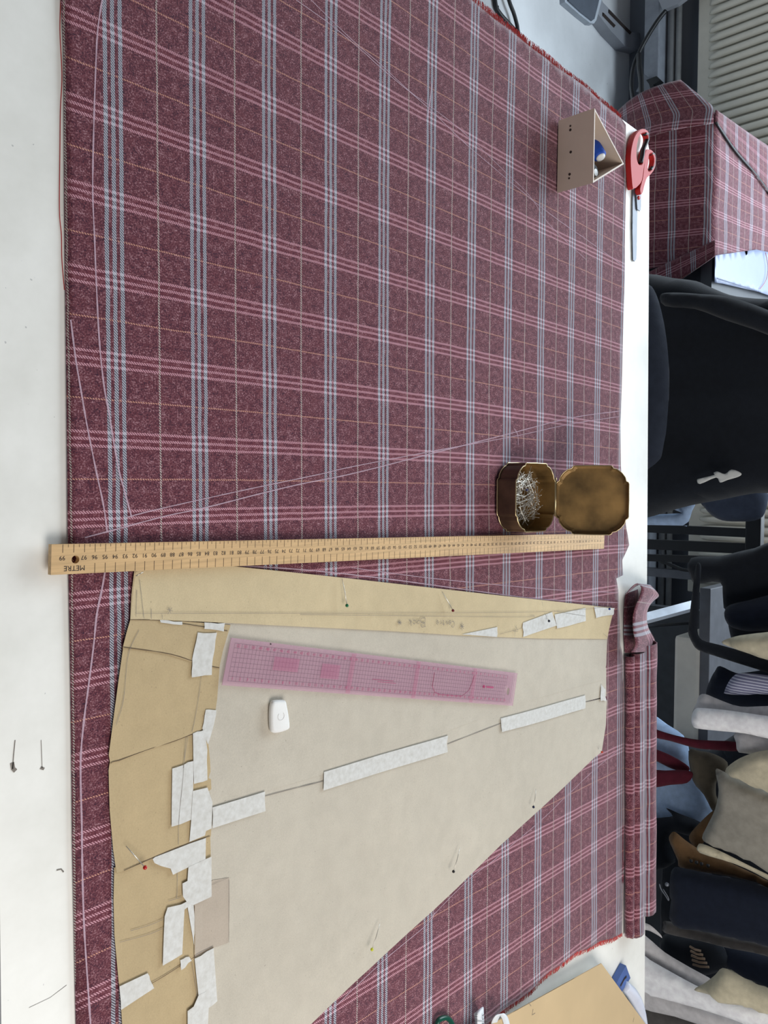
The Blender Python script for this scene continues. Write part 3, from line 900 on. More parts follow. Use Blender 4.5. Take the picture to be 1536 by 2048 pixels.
for fr in (.34, .565, .80):
    bm = bmesh.new(); grect(bm, PL * fr - .004, PL * fr + .004, -PW / 2 + .001, PW / 2 - .001, .0015); from_bm('cross_band', bm, pink_solid('pink_band', (208, 116, 150), .26), pr)
for a0, a1, b0, b1 in ((.063, .100, -.0105, .0045), (.136, .166, -.0085, .0085)):
    bm = bmesh.new(); grect(bm, a0, a1, b0, b1, .0016); from_bm('printed_block', bm, pink_solid('pink_block', (204, 116, 152), .34), pr)
bm = bmesh.new()
kmax = int((PL - .02) / .01)
for k in range(1, kmax + 1):
    a = .006 + (k - .5) * .01
    place_text(bm, str(k), .0048, GP(a, gb - .0026, .0017), pa, -pb)
    place_text(bm, str(kmax + 1 - k), .0048, GP(a, -gb + .0026, .0017), pa, -pb)
place_text(bm, 'GRADING', .006, GP(PL * .87, .003, .0017), pa, -pb) if False else None
# small logo mark with a line of lettering
for s in range(2): tube_bm([GP(PL * .845, .001 - .002 * s, .0014), GP(PL * .851, .0015 - .001 * s, .0014)], .0008, 6, bm)
grect(bm, PL * .842, PL * .852, -.002, .002, .0018)
grect(bm, PL * .858, PL * .892, -.0012, .0014, .0018)
grect(bm, .225, .265, .004, .0046, .0017); grect(bm, .235, .27, .0065, .0071, .0017)
# curve template printed on the third field
cv = [(.345, -.012), (.345, .006), (.352, .014), (.365, .0165), (.395, .0165), (.415, .016), (.428, .008), (.434, -.004), (.436, -.014)]
for s0, s1 in zip(cv, cv[1:]):
    tube_bm([GP(s0[0], s0[1], .0014), GP(s1[0], s1[1], .0014)], .0004, 4, bm)
from_bm('numerals', bm, pink_solid('pink_ink', (186, 70, 116), .75), pr)
bm = bmesh.new(); cyl_bm(tuple(Pz(541, 1288, GZ + .0014))[:2], .0008, GZ + .0013, GZ + .0022, 8, bm); from_bm('ink_spot', bm, MT['ink'], pr)

# ------------------------------------------------------------------ tailor's chalk
def chalk_block():
    z = BASE + .0022
    out = [(545, 1408), (551, 1402), (566, 1401), (572, 1402), (574, 1410), (578, 1432), (580, 1452), (578, 1459), (562, 1465), (548, 1466), (544, 1458), (543, 1430)]
    P = [p for p in W(out, z + .006)]
    P = [v.to_2d() for v in smooth_path([Vector((p.x, p.y, 0)) for p in P], 4, True)]
    c = sum(P, Vector((0, 0))) / len(P)
    bm = bmesh.new(); rings = []
    for s, h in ((.93, 0), (1, .0015), (1, .0045), (.94, .006), (.8, .0064)):
        rings.append([bm.verts.new((*(c + (p - c) * s), z + h)) for p in P])
    for A, B in zip(rings, rings[1:]):
        for k in range(len(A)): bm.faces.new((A[k], A[(k + 1) % len(A)], B[(k + 1) % len(A)], B[k]))
    bm.faces.new(rings[0][::-1]); bm.faces.new(rings[-1])
    root = empty('tailors_chalk', (c.x, c.y, z), 'small white block of tailors chalk on the pale paper pattern', 'chalk')
    from_bm('block', bm, simple('white_chalk', (240, 238, 234), .8, var=.03), root, True)
    bm = bmesh.new()
    tube_bm([(c.x + .0045 * math.cos(k * math.pi / 8), c.y + .0045 * math.sin(k * math.pi / 8), z + .00625) for k in range(-6, 7)], .0005, 6, bm)
    from_bm('embossed_arc', bm, simple('chalk_relief', (225, 222, 218), .8), root)
chalk_block()

# ================================================================== TRIANGULAR POT
def tri_pot():
    z0, z1 = TZ + .0048, .9685
    A, B, C_ = (Pz(1189, 216, z1).to_2d(), Pz(1186, 366, z1).to_2d(), Pz(1248, 328, z1).to_2d())
    m = simple('pot_plastic', (206, 186, 168), .5, var=.03)
    cen = (A + B + C_) / 3
    root = empty('triangular_pot', (cen.x, cen.y, z0), 'beige triangular pot open at the top, standing on the plaid cloth', 'pot')
    def off(P, s): return [cen + (p - cen) * s for p in P]
    outer = [A, B, C_]; inner = off(outer, .925)
    bm = bmesh.new()
    o_b = [bm.verts.new((p.x, p.y, z0)) for p in outer]; o_t = [bm.verts.new((p.x, p.y, z1)) for p in outer]
    i_t = [bm.verts.new((p.x, p.y, z1)) for p in inner]; i_b = [bm.verts.new((p.x, p.y, z0 + .003)) for p in inner]
    for k in range(3):
        j = (k + 1) % 3
        bm.faces.new((o_b[k], o_b[j], o_t[j], o_t[k])); bm.faces.new((o_t[k], o_t[j], i_t[j], i_t[k])); bm.faces.new((i_t[k], i_t[j], i_b[j], i_b[k]))
    bm.faces.new(o_b); bm.faces.new(i_b)
    bmesh.ops.bevel(bm, geom=[e for e in bm.edges if e.calc_face_angle(0) > .5 and abs(e.verts[0].co.z - e.verts[1].co.z) < 1e-4], offset=.0006, segments=1, affect='EDGES')
    from_bm('shell', bm, m, root)
    # screw holes in the front wall
    ny = A.y
    ink = simple('hole_dark', (50, 36, 30), .7)
    nn = Vector((0, 0, 0)); 
    for (hx_, hy) in ((1141, 252), (1141, 260), (1142, 304.5), (1140, 349), (1139, 357)):
        p = Py(hx_, hy, ny)
        bm = bmesh.new()
        rr2 = .0021 if hy not in (252, 357) else .0016
        hexa(bm, [(p.x + rr2 * math.cos(k * .524), ny + .0005 + (p.x - A.x) / (B.x - A.x) * (B.y - A.y), p.z + rr2 * math.sin(k * .524)) for k in range(12)],
             [(p.x + rr2 * math.cos(k * .524), ny - .0004 + (p.x - A.x) / (B.x - A.x) * (B.y - A.y), p.z + rr2 * math.sin(k * .524)) for k in range(12)])
        from_bm('screw_hole', bm, ink, root)
    # thread spools inside
    def spool(cx, cy, zt, rgb, label, r=.0135):
        s = empty('thread_spool', (cx, cy, z0 + .0035), label, 'spool', 'thread spools in the triangular pot')
        from_bm('thread', cyl_bm((cx, cy), r, z0 + .006, zt - .004, 24), simple('thread_' + label.split()[0], rgb, .7, scale=300), s, True)
        bm = bmesh.new(); cyl_bm((cx, cy), r * .98, z0 + .0035, z0 + .006, 24, bm); from_bm('base_cap', bm, MT['white_plastic'], s)
        bm = bmesh.new(); cyl_bm((cx, cy), r * .42, zt - .0042, zt - .001, 20, bm); from_bm('top_cap', bm, MT['white_plastic'], s)
    p = Pz(1191, 345, .955); spool(p.x, p.y, .957, (22, 24, 30), 'black thread spool inside the beige triangular pot')
    s_ = empty('thread_spool', tuple(Pz(1196, 302, .95)), 'blue thread spool leaning inside the beige triangular pot', 'spool', 'thread spools in the triangular pot')
    a_, b_ = Pz(1183, 284, .936), Pz(1201, 314, .953)
    d_ = (b_ - a_).normalized()
    from_bm('thread', tube_bm([a_, a_ + d_ * .001, b_ - d_ * .002, b_], [.0095, .0105, .0105, .0085], 24), simple('thread_blue', (16, 72, 176), .6, scale=300), s_, True)
    from_bm('end_cap', tube_bm([b_ - d_ * .001, b_ + d_ * .0022, b_ + d_ * .003], [.0078, .0070, .004], 20), MT['white_plastic'], s_, True)
    P = [Vector((cen.x - .005 + .012 * math.cos(k * .5), cen.y + .015 + .01 * math.sin(k * .5), z0 + .030 + .001 * k)) for k in range(8)]
    o = from_bm('loose_thread', tube_bm(smooth_path(P, 3), .0003, 5), MT['black']); setp(o, 'thin dark thread end curling inside the beige triangular pot', 'thread')
tri_pot()

# ================================================================== SCISSORS
def scissors():
    z = TZ + .0004
    S = lambda x, y: (1070 + x / 5.12, 190 + y / 5.12)
    root = empty('scissors', tuple(Pz(1278, 395, z)), 'red handled scissors lying on the bare white table edge', 'scissors')
    def flat(name, pts, z_, th, mat, holes=(), sm=True, bev=.001, lab=None):
        P = [Pz(*S(*p), z_ + th) for p in pts]
        if sm: P = smooth_path(P, 5, True)
        H = [[tuple(v.to_2d()) for v in smooth_path([Pz(*S(*p), z_ + th) for p in h], 4, True)] for h in holes]
        bm = slab_bm([tuple(p.to_2d()) for p in P], z_, th, .004, None, H)
        bm.normal_update()
        es = [e for e in bm.edges if len(e.link_faces) == 2 and e.calc_face_angle(0) > .8]
        if bev: bmesh.ops.bevel(bm, geom=es, offset=bev, segments=2, affect='EDGES')
        o = from_bm(name, bm, mat, root)
        if lab: o['label'] = lab
        return o
    # blades
    flat('blade', [(1003, 940), (1030, 940), (1052, 1000), (1050, 1200), (1040, 1680), (1022, 1705), (1004, 1690), (998, 1400), (1000, 1100)], z + .0005, .0022, MT['steel'], sm=False, bev=.0004, lab='long steel blade')
    flat('blade', [(1040, 930), (1062, 920), (1090, 1000), (1084, 1180), (1074, 1190), (1048, 1170), (1040, 1050), (1036, 980)], z + .003, .0022, MT['steel'], sm=False, bev=.0004, lab='short visible steel blade root')
    # handles
    hole1 = [(1110, 385), (1140, 392), (1158, 440), (1148, 500), (1122, 560), (1114, 640), (1098, 705), (1068, 712), (1046, 660), (1042, 560), (1056, 470), (1080, 405)]
    flat('handle', [(1000, 950), (985, 800), (978, 650), (990, 530), (1018, 430), (1058, 368), (1105, 345), (1150, 360), (1172, 410), (1160, 500), (1135, 570), (1128, 660), (1115, 760), (1095, 880), (1048, 940), (1020, 955)], z + .0028, .0105, MT['red_plastic'], [hole1], lab='large red handle loop')
    hole2 = [(1185, 595), (1205, 610), (1220, 660), (1210, 730), (1185, 775), (1165, 780), (1155, 740), (1165, 680), (1168, 620)]
    flat('handle', [(1135, 570), (1170, 555), (1205, 570), (1235, 630), (1240, 700), (1220, 770), (1180, 820), (1150, 850), (1125, 920), (1105, 1000), (1085, 1015), (1075, 960), (1090, 900), (1108, 820), (1120, 700)], z + .0028, .0105, MT['red_plastic'], [hole2], lab='small red handle loop')
    def grip(c, r, lab):
        P = smooth_path([Pz(*S(*p), z + .0095) for p in c], 5)
        o = from_bm('grip_insert', tube_bm(P, r, 8, squash=1.3), MT['black'], root, True); o['label'] = lab
    grip([(1118, 396), (1142, 408), (1148, 450), (1128, 510), (1106, 560), (1096, 630), (1080, 695)], .0036, 'black grip insert of the large loop')
    grip([(1182, 600), (1210, 615), (1218, 665), (1205, 730), (1175, 772)], 0.0034, 'black grip insert of the small loop')
    p = Pz(*S(1063, 1052), z + .006)
    from_bm('pivot_screw', cyl_bm((p.x, p.y), .0038, z + .0052, z + .0078, 20, None, .003), MT['red_plastic'], root)
scissors()

# ================================================================== BRASS TIN WITH PINS
def tin():
    z0 = TZ + .0050
    X0, X1 = Pz(1000, 924, TZ + .03).x, Pz(1000, 1064, TZ + .01).x
    cx, hw = (X0 + X1) / 2, (X1 - X0) / 2
    Y0 = Pz(991, 1000, z0).y
    zt = Py(1031, 1000, Y0).z
    Y1 = Pz(1110, 1000, zt).y
    cy, hd = (Y0 + Y1) / 2, (Y1 - Y0) / 2
    root = empty('brass_tin', (cx, cy, z0), 'old brass tin with an open hinged lid, holding loose pins', 'tin')
    def shape(sw, sh, nt=.013):
        # rounded square with scooped corners
        P = []
        c = nt
        for q in range(4):
            a = math.radians(90 * q)
            ca, sa = math.cos(a), math.sin(a)
            w_, h_ = (sw, sh) if q % 2 == 0 else (sh, sw)
            loc = [(w_, -h_ + c * 2.1), (w_, -h_ * .3), (w_ * 1.004, 0), (w_, h_ * .3), (w_, h_ - c * 2.1), (w_ - c * .08, h_ - c * 1.9), (w_ - c * .32, h_ - c * 1.78), (w_ - c * .42, h_ - c * 1.35), (w_ - c * .75, h_ - c * .9), (w_ - c * .9, h_ - c * .75), (w_ - c * 1.35, h_ - c * .42), (w_ - c * 1.78, h_ - c * .32), (w_ - c * 1.9, h_ - c * .08)]
            for x, y in loc: P.append((x * ca - y * sa, x * sa + y * ca))
        return P
    def wall(rings, mat, name, parent=root, tf=lambda v: v, cap0=True, cap1=False):
        bm = bmesh.new(); RR = []
        for s, z in rings:
            RR.append([bm.verts.new(tf(Vector((cx * 0 + p[0], p[1], z)))) for p in shape(hw + s, hd + s)])
        for A, B in zip(RR, RR[1:]):
            n = len(A)
            for k in range(n): bm.faces.new((A[k], A[(k + 1) % n], B[(k + 1) % n], B[k]))
        if cap0: bm.faces.new(RR[0][::-1])
        if cap1: bm.faces.new(RR[-1])
        return from_bm(name, bm, mat, parent, False)
    T = lambda v: v + Vector((cx, cy, 0))
    wall([(-.004, z0), (-.001, z0 + .0015), (0, z0 + .006), (0, zt)], MT['brass_out'], 'body', tf=T)
    wall([(-.002, z0 + .0025), (-.0012, z0 + .006), (-.0012, zt)], MT['brass_in'], 'inner_wall', tf=T)
    bm = tube_bm([T(Vector((p[0], p[1], zt))) for p in shape(hw - .0004, hd - .0004)], .0010, 6, None, True)
    from_bm('rim', bm, MT['brass_rim'], root, True)
    bm = tube_bm([T(Vector((p[0], p[1], z0 + .003))) for p in shape(hw + .0002, hd + .0002)], .0011, 6, None, True)
    from_bm('foot_rim', bm, MT['brass_rim'], root, True)
    # lid: hinged on the far rim and leaning back
    best = None
    L = hd * 2
    for a in range(5, 120):
        t = math.radians(a)
        p = (cx, Y1 + .002 + L * math.cos(t), zt + .001 + L * math.sin(t))
        e = abs(px_of(p)[0] - 1258)
        if best is None or e < best[0]: best = (e, t)
    t = best[1]
    hinge = Vector((cx, Y1 + .002, zt + .001))
    ux = Vector((1, 0, 0)); uy = Vector((0, math.cos(t), math.sin(t))); un = ux.cross(uy)   # un faces up/front
    def TL(v): return hinge + ux * v.x * 1.02 + uy * (v.y + hd) + un * v.z + Vector((.004, 0, 0))
    wall([(-.003, -.009), (0, -.007), (.0005, 0)], MT['brass_out'], 'lid', tf=TL)
    wall([(-.004, -.0082), (-.001, -.006), (-.0005, 0)], MT['brass_in'], 'lid_inside', tf=TL)
    bm = tube_bm([TL(Vector((p[0], p[1], 0))) for p in shape(hw + .0002, hd + .0002)], .0009, 6, None, True)
    from_bm('lid_rim', bm, MT['brass_rim'], root, True)
    from_bm('hinge', tube_bm([(cx - .03, Y1 + .0015, zt), (cx + .03, Y1 + .0015, zt)], .0016, 8), MT['brass_rim'], root, True)
    # the pins in the tin: one of each kind built, then copied
    rnd = random.Random(3)
    protos = []
    for nm, rgb in (('steel', (200, 196, 186)), ('blue', (25, 35, 110))):
        r = empty('dressmaking_pin', (0, 0, 0), 'steel dressmaking pin in the loose heap inside the brass tin' if nm == 'steel' else 'blue headed pin lying among the steel pins inside the brass tin', 'pin', 'pins heaped in the brass tin')
        s = from_bm('shaft', tube_bm([(-.013, 0, 0), (.013, 0, 0)], [.0003, .00045], 5), MT['pin'], r)
        bm = bmesh.new(); bmesh.ops.create_icosphere(bm, subdivisions=1, radius=.0008 if nm == 'steel' else .0022); bmesh.ops.translate(bm, verts=bm.verts, vec=(.013, 0, 0))
        h = from_bm('head', bm, MT['pin'] if nm == 'steel' else simple('blue_head', rgb, .3), r)
        protos.append(r)
    def scatter(r, u, v, h, rz, ry):
        r.location = (cx + u, cy + v, h); r.rotation_euler = (0, ry, rz)
    scatter(protos[1], -.022, -.004, z0 + .0175, .6, .05)
    n = 190
    for k in range(n):
        if k == 0: r = protos[0]
        else:
            r = protos[0].copy(); COL.objects.link(r)
            for ch in protos[0].children:
                c = ch.copy(); COL.objects.link(c); c.parent = r
        rad_ = rnd.random() ** .5
        an = rnd.uniform(0, 6.283)
        u, v = rad_ * (hw - .0145) * math.cos(an), -.001 + rad_ * (hd - .0155) * math.sin(an)
        lay = k / n
        h = z0 + .0095 + .013 * lay * (1.15 - .25 * rad_ ** 2)
        scatter(r, u, v, h, rnd.gauss(1.9, .8), rnd.uniform(-.12, .12))
tin()

# ================================================================== TAN BOARD, TAPE MEASURE, BLUE-LABELLED ROLL, GREEN SCISSORS HANDLE
bz = TZ + .0085
bp = [(1202, 1927), (1248, 1978), (1292, 2044), (1330, 2105), (1100, 2200), (930, 2110), (1012, 2024), (1070, 1996), (1140, 1960)]
bp = [(1203, 1927), (1318, 2085), (1180, 2200), (905, 2092)]
bb = empty('card_board', tuple(Pz(1150, 2030, bz)), 'tan card sheet on a thick white board at the bottom right corner of the photo', 'board')
zt_ = bz + .016
q = [tuple(p) for p in W(bp, zt_)]
from_bm('tan_card', slab_bm(q, zt_ - .0015, .0015, .03), simple('tan_card', (204, 178, 138), .6, var=.05, scale=12), bb)
cen_ = sum((Vector(p) for p in q), Vector((0, 0))) / 4
from_bm('white_sheet', slab_bm([tuple(Vector(p) + Vector((.010, .008))) for p in q], zt_ - .0027, .0010, .03), simple('sheet_under', (240, 240, 236), .6, var=.02), bb)
from_bm('white_core', slab_bm([tuple(cen_ + (Vector(p) - cen_) * .86) for p in q], zt_ - .0165, .0136, .03), simple('foam_white', (240, 240, 236), .6, var=.02), bb)
pencil_strokes = bmesh.new()
for a in ([(1057, 2005), (1062, 2012)], [(1066, 2018), (1064, 2030), (1070, 2026)], [(1268, 2035), (1266, 2044)]):
    ribbon_bm([Pz(x, y, zt_) for x, y in a], .0012, zt_ + .0003, pencil_strokes)
from_bm('pencil_mark', pencil_strokes, MT['pencil'], bb)

def roll():
    # clear roll end with a blue strip, half under the board
    root = empty('blue_white_packet', tuple(Pz(1255, 1985, TZ)), 'white packet with a blue stripe between the tan board and the far table edge', 'packet')
    blue = simple('blue_print', (72, 100, 160), .4, var=.1)
    wh = simple('packet_white', (222, 226, 240), .3, var=.04)
    z = TZ + .001
    bm = slab_bm([tuple(p) for p in W([(1232, 1968), (1252, 1931), (1261, 1956), (1243, 1985)], z + .012)], z, .012, .02)
    from_bm('blue_end', bm, blue, root)
    a, b = Pz(1247, 1975, z + .010), Pz(1285, 2030, z + .010)
    P = [Pz(1250, 1972, z + .012), Pz(1262, 1985, z + .014), Pz(1272, 2003, z + .012), Pz(1280, 2028, z + .009), Pz(1287, 2060, z + .008)]
    from_bm('wrap', tube_bm(smooth_path(P, 5), [.0095 + .003 * math.sin(k / 20 * 3.1) for k in range(21)], 14), wh, root, True)
    bm = ribbon_bm([Pz(x, y, z) for x, y in ((1278, 1993), (1283, 2010), (1290, 2030))], .006, z + .0022)
    from_bm('blue_edge', bm, blue, root)
    bm = ribbon_bm([Pz(x, y, z + .0125) for x, y in ((1241, 1972), (1249, 1957), (1253, 1953))], .005, z + .0128)
    from_bm('dark_slot', bm, MT['ink'], root)
roll()

def tape_measure():
    white = simple('tape_measure_white', (232, 236, 240), .5, var=.03)
    root = empty('tape_measure', tuple(Pz(962, 2040, CZ + .003)), 'white tape measure curling over the plaid cloth at the bottom edge of the photo', 'tape measure')
    def band(path, wdt, name, dirv):
        bm = bmesh.new(); rows = []
        for p in smooth_path(path, 6):
            rows.append([bm.verts.new(p - dirv * wdt / 2), bm.verts.new(p + dirv * wdt / 2)])
        for A, B in zip(rows, rows[1:]): bm.faces.new((A[0], A[1], B[1], B[0]))
        o = from_bm(name, bm, white, root, True)
        s = o.modifiers.new('t', 'SOLIDIFY'); s.thickness = .0005
    dY = Vector((0, 1, 0))
    zz = CZ + .004
    up_ = lambda x, y, h: Pz(x, y, zz + h)
    band([up_(962, 2100, .010), up_(962, 2060, .018), up_(961, 2030, .020), up_(960, 2019, .017), Pz(955, 2022, zz + .010), Pz(956, 2032, zz + .004), Pz(958, 2060, zz + .0)], .016, 'loop', dY)
    b2 = Vector((.35, .94, 0)).normalized()
    band([up_(985, 2062, .004), up_(990, 2040, .022), up_(1000, 2028, .028), up_(1010, 2036, .024), up_(1016, 2060, .018)], .016, 'second_loop', b2)
    bm = bmesh.new()
    for y in (2024, 2028, 2033, 2038):
        a = Pz(949.5, y, zz + .0215); b = Pz(955, y + .4, zz + .0215)
        tube_bm([a, b], .0003, 4, bm)
    tube_bm([Pz(949.5, 2042, zz + .0212), Pz(975, 2043, zz + .0212)], .0003, 4, bm)
    yb = Vector((0, 1, 0)); xb = Vector((1, 0, 0))
    place_text(bm, '2', .011, Pz(966, 2034, zz + .0218), Vector((0, -1, 0)).lerp(Vector((0, -1, 0)), 1), Vector((1, 0, 0)))
    place_text(bm, '2', .011, Pz(966, 2051, zz + .0206), Vector((0, -1, 0)), Vector((1, 0, 0)))
    from_bm('markings', bm, MT['ink'], root)
tape_measure()
gs = empty('green_scissors', tuple(Pz(890, 2060, CZ + .003)), 'dark green scissors handle cut off by the bottom edge of the photo', 'scissors')
P = [(874, 2056), (876, 2042), (886, 2036), (896, 2037), (903, 2045), (907, 2060), (905, 2090), (895, 2110), (880, 2100), (873, 2080)]
from_bm('handle', tube_bm(smooth_path([Pz(x, y, CZ + .0085) for x, y in P], 5, True), .0035, 10, None, True), simple('green_plastic', (10, 74, 58), .3), gs, True)
P = [(904, 2095), (930, 2150), (950, 2200)]
from_bm('blade', tube_bm([Pz(x, y, CZ + .0075) for x, y in P], [.004, .004, .001], 6, squash=.4), MT['steel'], gs)

# ================================================================== BACKGROUND: DESK WITH THE OTHER PLAID CLOTH
def desk():
    DY = 2.05
    zt_ = Py(1425, 360, DY).z
    Xr = Py(1425, 700, DY).x; Xl = Py(1425, 225, DY).x
    root = empty('side_desk', (Xl + .5, DY + .4, 0), 'dark grey desk behind the cutting table, covered with plaid cloth', 'desk')
    g = simple('desk_grey', (66, 70, 78), .5, var=.04)
    bm = bmesh.new(); box_bm(bm, (Xl + .01, DY + .012, zt_ - .03), (Xr, DY + .78, zt_ - .002)); from_bm('desk_top', bm, g, root)
    bm = bmesh.new(); box_bm(bm, (Xl + .30, DY + .03, .05), (Xr - .02, DY + .045, zt_ - .03)); from_bm('modesty_panel', bm, g, root)
    for x in (Xl + .04, Xr - .06):
        for y in (DY + .05, DY + .72):
            bm = bmesh.new(); box_bm(bm, (x, y, 0), (x + .04, y + .04, zt_ - .03)); from_bm('leg', bm, g, root)
    # draped cloth: top sheet, front drop and a sagging flap at the left corner
    def grid(fn, nu, nv, uvf, name, parent):
        bm = bmesh.new(); rows = [[bm.verts.new(fn(i / nu, j / nv)) for j in range(nv + 1)] for i in range(nu + 1)]
        for A, B in zip(rows, rows[1:]):
            for a, b, c, d in zip(A, A[1:], B[1:], B): bm.faces.new((a, b, c, d))
        me = bpy.data.meshes.new(name); bm.to_mesh(me); bm.free()
        o = link(name, me, MT['plaid'], parent, True)
        uv = me.uv_layers.new(name='UVMap')
        for l in me.loops:
            i, j = divmod(l.vertex_index, nv + 1)
            uv.data[l.index].uv = uvf(i / nu, j / nv, me.vertices[l.vertex_index].co)
        s = o.modifiers.new('t', 'SOLIDIFY'); s.thickness = .003; s.offset = 0
        return o
    cl = empty('draped_wool_cloth', (Xl + .3, DY + .2, zt_), 'second burgundy plaid wool cloth draped over the desk below the radiator', 'cloth')
    rt = Py(1425, 512, DY).x
    Wd = rt - Xl
    def prof(v, ycut):   # v 0..1 : top sheet -> front edge -> drop
        L = .60; drop = .42; s = v * (L + drop)
        if s < L: return (L - s, 0)
        return (0, -(s - L))
    back_l = Py(1536, 292, DY)  # direction of the receding left edge of the top sheet
    tl = Pz(1536, 292, zt_ + .003)
    slope = (tl.x - Xl) / (tl.y - DY)
    tr = Pz(1536, 520, zt_ + .003)
    sl2 = (tr.x - rt) / (tr.y - DY)
    def f(u, v):
        d, h = prof(v, 0)
        x = Xl + Wd * u + (slope * (1 - u) + sl2 * u) * d
        if h < 0: x += -h * (.0) - .06 * h * (u - .5)
        y = DY + d - (.006 if h < 0 else 0) + (.006 * noise.noise(Vector((u * 5, v * 5, 1))) if h < 0 else 0)
        z = zt_ + .003 + h + (.003 * noise.noise(Vector((u * 4, v * 6, 8))) if h == 0 else 0)
        if h == 0 and d > .5: pass
        return (x, y - (.05 * h if h < 0 else 0) * -0.6, z)
    grid(f, 24, 48, lambda u, v, c: (.35 + v * 1.02 / .0919 + .0, Wd * u / .0768 + .2 + v * 1.6 * (1 if v * 1.02 > .6 else .6)), 'main_drape', cl)
    # overlapping flap with a dark edge lying across the top and falling at the corner
    e1, e2, e3 = Py(1361, 160, DY - .03), Py(1427, 214, DY - .03), Py(1427, 246, DY - .045)
    a3 = Py(1236, 222, DY - .0), Py(1240, 300, DY - .05)
    def flap(u, v):
        top = e1.lerp(e3, u) if u > .0 else e1
        if u > .6: pass
        k = u
        tp_ = e1.lerp(e2, min(1, k / .75)) if k < .75 else e2.lerp(e3, (k - .75) / .25)
        bt = a3[0].lerp(a3[1], k)
        p = tp_.lerp(bt, v)
        p.y -= .05 * math.sin(math.pi * min(1, v * 1.0 + .0)) * .6
        return p
    grid(flap, 14, 20, lambda u, v, c: (v * 3.4 + .12 - u * .3, u * 1.55 + .45 + v * .3), 'corner_flap', cl)
    tu = Pz(1536, 388, zt_ + .006)
    A = Vector((Xl, DY - .008, zt_ + .008)); Bp = Py(1425, 246, DY - .008); Bp.z = zt_ + .008
    C1 = Pz(1545, 300, zt_ + .008); C2 = Pz(1545, 398, zt_ + .008)
    def over(u, v):
        return A.lerp(C1, v).lerp(Bp.lerp(C2, v), u)
    grid(over, 6, 20, lambda u, v, c: (v * 5.2 + .3, u * 1.6 * (1 + v) + .1 - v * .2), 'top_fold', cl)
    o = from_bm('dark_edge', tube_bm(smooth_path([Bp + Vector((0, 0, .0)), Bp.lerp(C2, .3) + Vector((.006, 0, 0)), Bp.lerp(C2, .7) - Vector((.005, 0, 0)), C2], 6), .0035, 6), MT['black'], cl, True)
    o['label'] = 'dark bound edge of the upper fold'
    # bottom hem layer slipping lower right
    h1, h2, h3, h4 = Py(1430, 480, DY - .014), Py(1430, 512, DY - .014), Py(1300, 603, DY - .02), Py(1296, 545, DY - .02)
    def hem(u, v): return h1.lerp(h4, v).lerp(h2.lerp(h3, v), u)
    grid(hem, 6, 16, lambda u, v, c: (v * 2.7 + .15, u * .9 + .55 + v * .2), 'hem_layer', cl)
    # white sheet of paper lying on the desk
    zp = zt_ + .001
    pr_ = [(1425, 512), (1424, 566), (1440, 568), (1500, 582), (1560, 600), (1600, 520), (1508, 500)]
    zf = lambda x, y: .004 + .010 * max(0, noise.noise(Vector((x * 4, y * 4, 2))))
    sh = from_bm('paper_sheet', slab_bm([tuple(p) for p in W(pr_, zp)], zp + .002, .0008, .02, zf), simple('sheet_white', (160, 172, 204), .3, var=.02), None, True)
    setp(sh, 'glossy white printed sheet on the grey desk beside the draped cloth', 'paper')
    bm = bmesh.new()
    for k in range(34):
        t_ = k / 33
        x, y = 1436 + t_ * 85, 557 + t_ * 27
        p = Pz(x, y, zp + .012); 
        box_bm(bm, (p.x - .0012, p.y - .004, p.z - .001), (p.x + .0008, p.y + .004, p.z + .0006))
    P = smooth_path([Pz(1531, 505, zp + .012), Pz(1536, 535, zp + .012), Pz(1532, 560, zp + .012), Pz(1520, 578, zp + .012)], 5)
    o = from_bm('printed_marks', bm, simple('print_grey', (110, 120, 150), .5), sh)
    from_bm('red_line', tube_bm(P, .0008, 5), simple('red_print', (200, 110, 120), .5), sh)
desk()

# ================================================================== SOFT BLACK / HANGING THINGS
def blob(name, pix, Y, th, mat, label, cat, fold=.006, fs=26, step=.014, group=None, rr_=.03, parent=None, seed=0, tilt=0, horiz=False):
    poly = [(p.x, p.z) for p in (Py(x, y, Y) for x, y in pix)]
    poly = [tuple(v.to_2d()) for v in smooth_path([Vector((a, b, 0)) for a, b in poly], 3, True)]
    vs, tri = cdt(poly, step)
    bm = bmesh.new(); F_, B_ = [], []
    for v in vs:
        d = bdist(v, poly)
        g = math.sqrt(max(0, 1 - (1 - min(1, d / rr_)) ** 2))
        wv = noise.noise(Vector((v[0] * fs, v[1] * (fs * (.18 if not horiz else 1)), seed))) + .5 * noise.noise(Vector((v[0] * fs * 2.1, v[1] * fs * .5, seed + 4)))
        lean = tilt * (v[1] - .8)
        F_.append(bm.verts.new((v[0], Y + lean - (th / 2) * g - fold * wv * g, v[1])))
        B_.append(bm.verts.new((v[0], Y + lean + (th / 2) * g - fold * .3 * wv * g + .0004, v[1])))
    cnt = {}
    for f in tri:
        bm.faces.new([F_[i] for i in f]); bm.faces.new([B_[i] for i in reversed(f)])
        for a, b in zip(f, f[1:] + f[:1]): cnt[(a, b)] = 1
    for (a, b) in cnt:
        if (b, a) not in cnt: bm.faces.new((F_[b], F_[a], B_[a], B_[b]))
    for v in list(bm.verts):
        if not v.link_faces: bm.verts.remove(v)
    o = from_bm(name, bm, mat, parent, True)
    if not parent: setp(o, label, cat, group)
    elif label: o['label'] = label
    return o
def fab(name, rgb, sheen=.1, bs=500): return simple(name, rgb, .9, 0, .12, 60, .4, bs, .001, sheen, .15)
BLK = fab('black_cloth', (22, 26, 33), .15); NAVY = fab('navy_cloth', (22, 28, 42)); CHR = fab('charcoal_felt', (40, 45, 56))
DEN = fab('blue_denim', (150, 172, 202)); CRM = fab('cream_canvas', (200, 190, 164)); WHT = fab('white_cotton', (246, 243, 246))
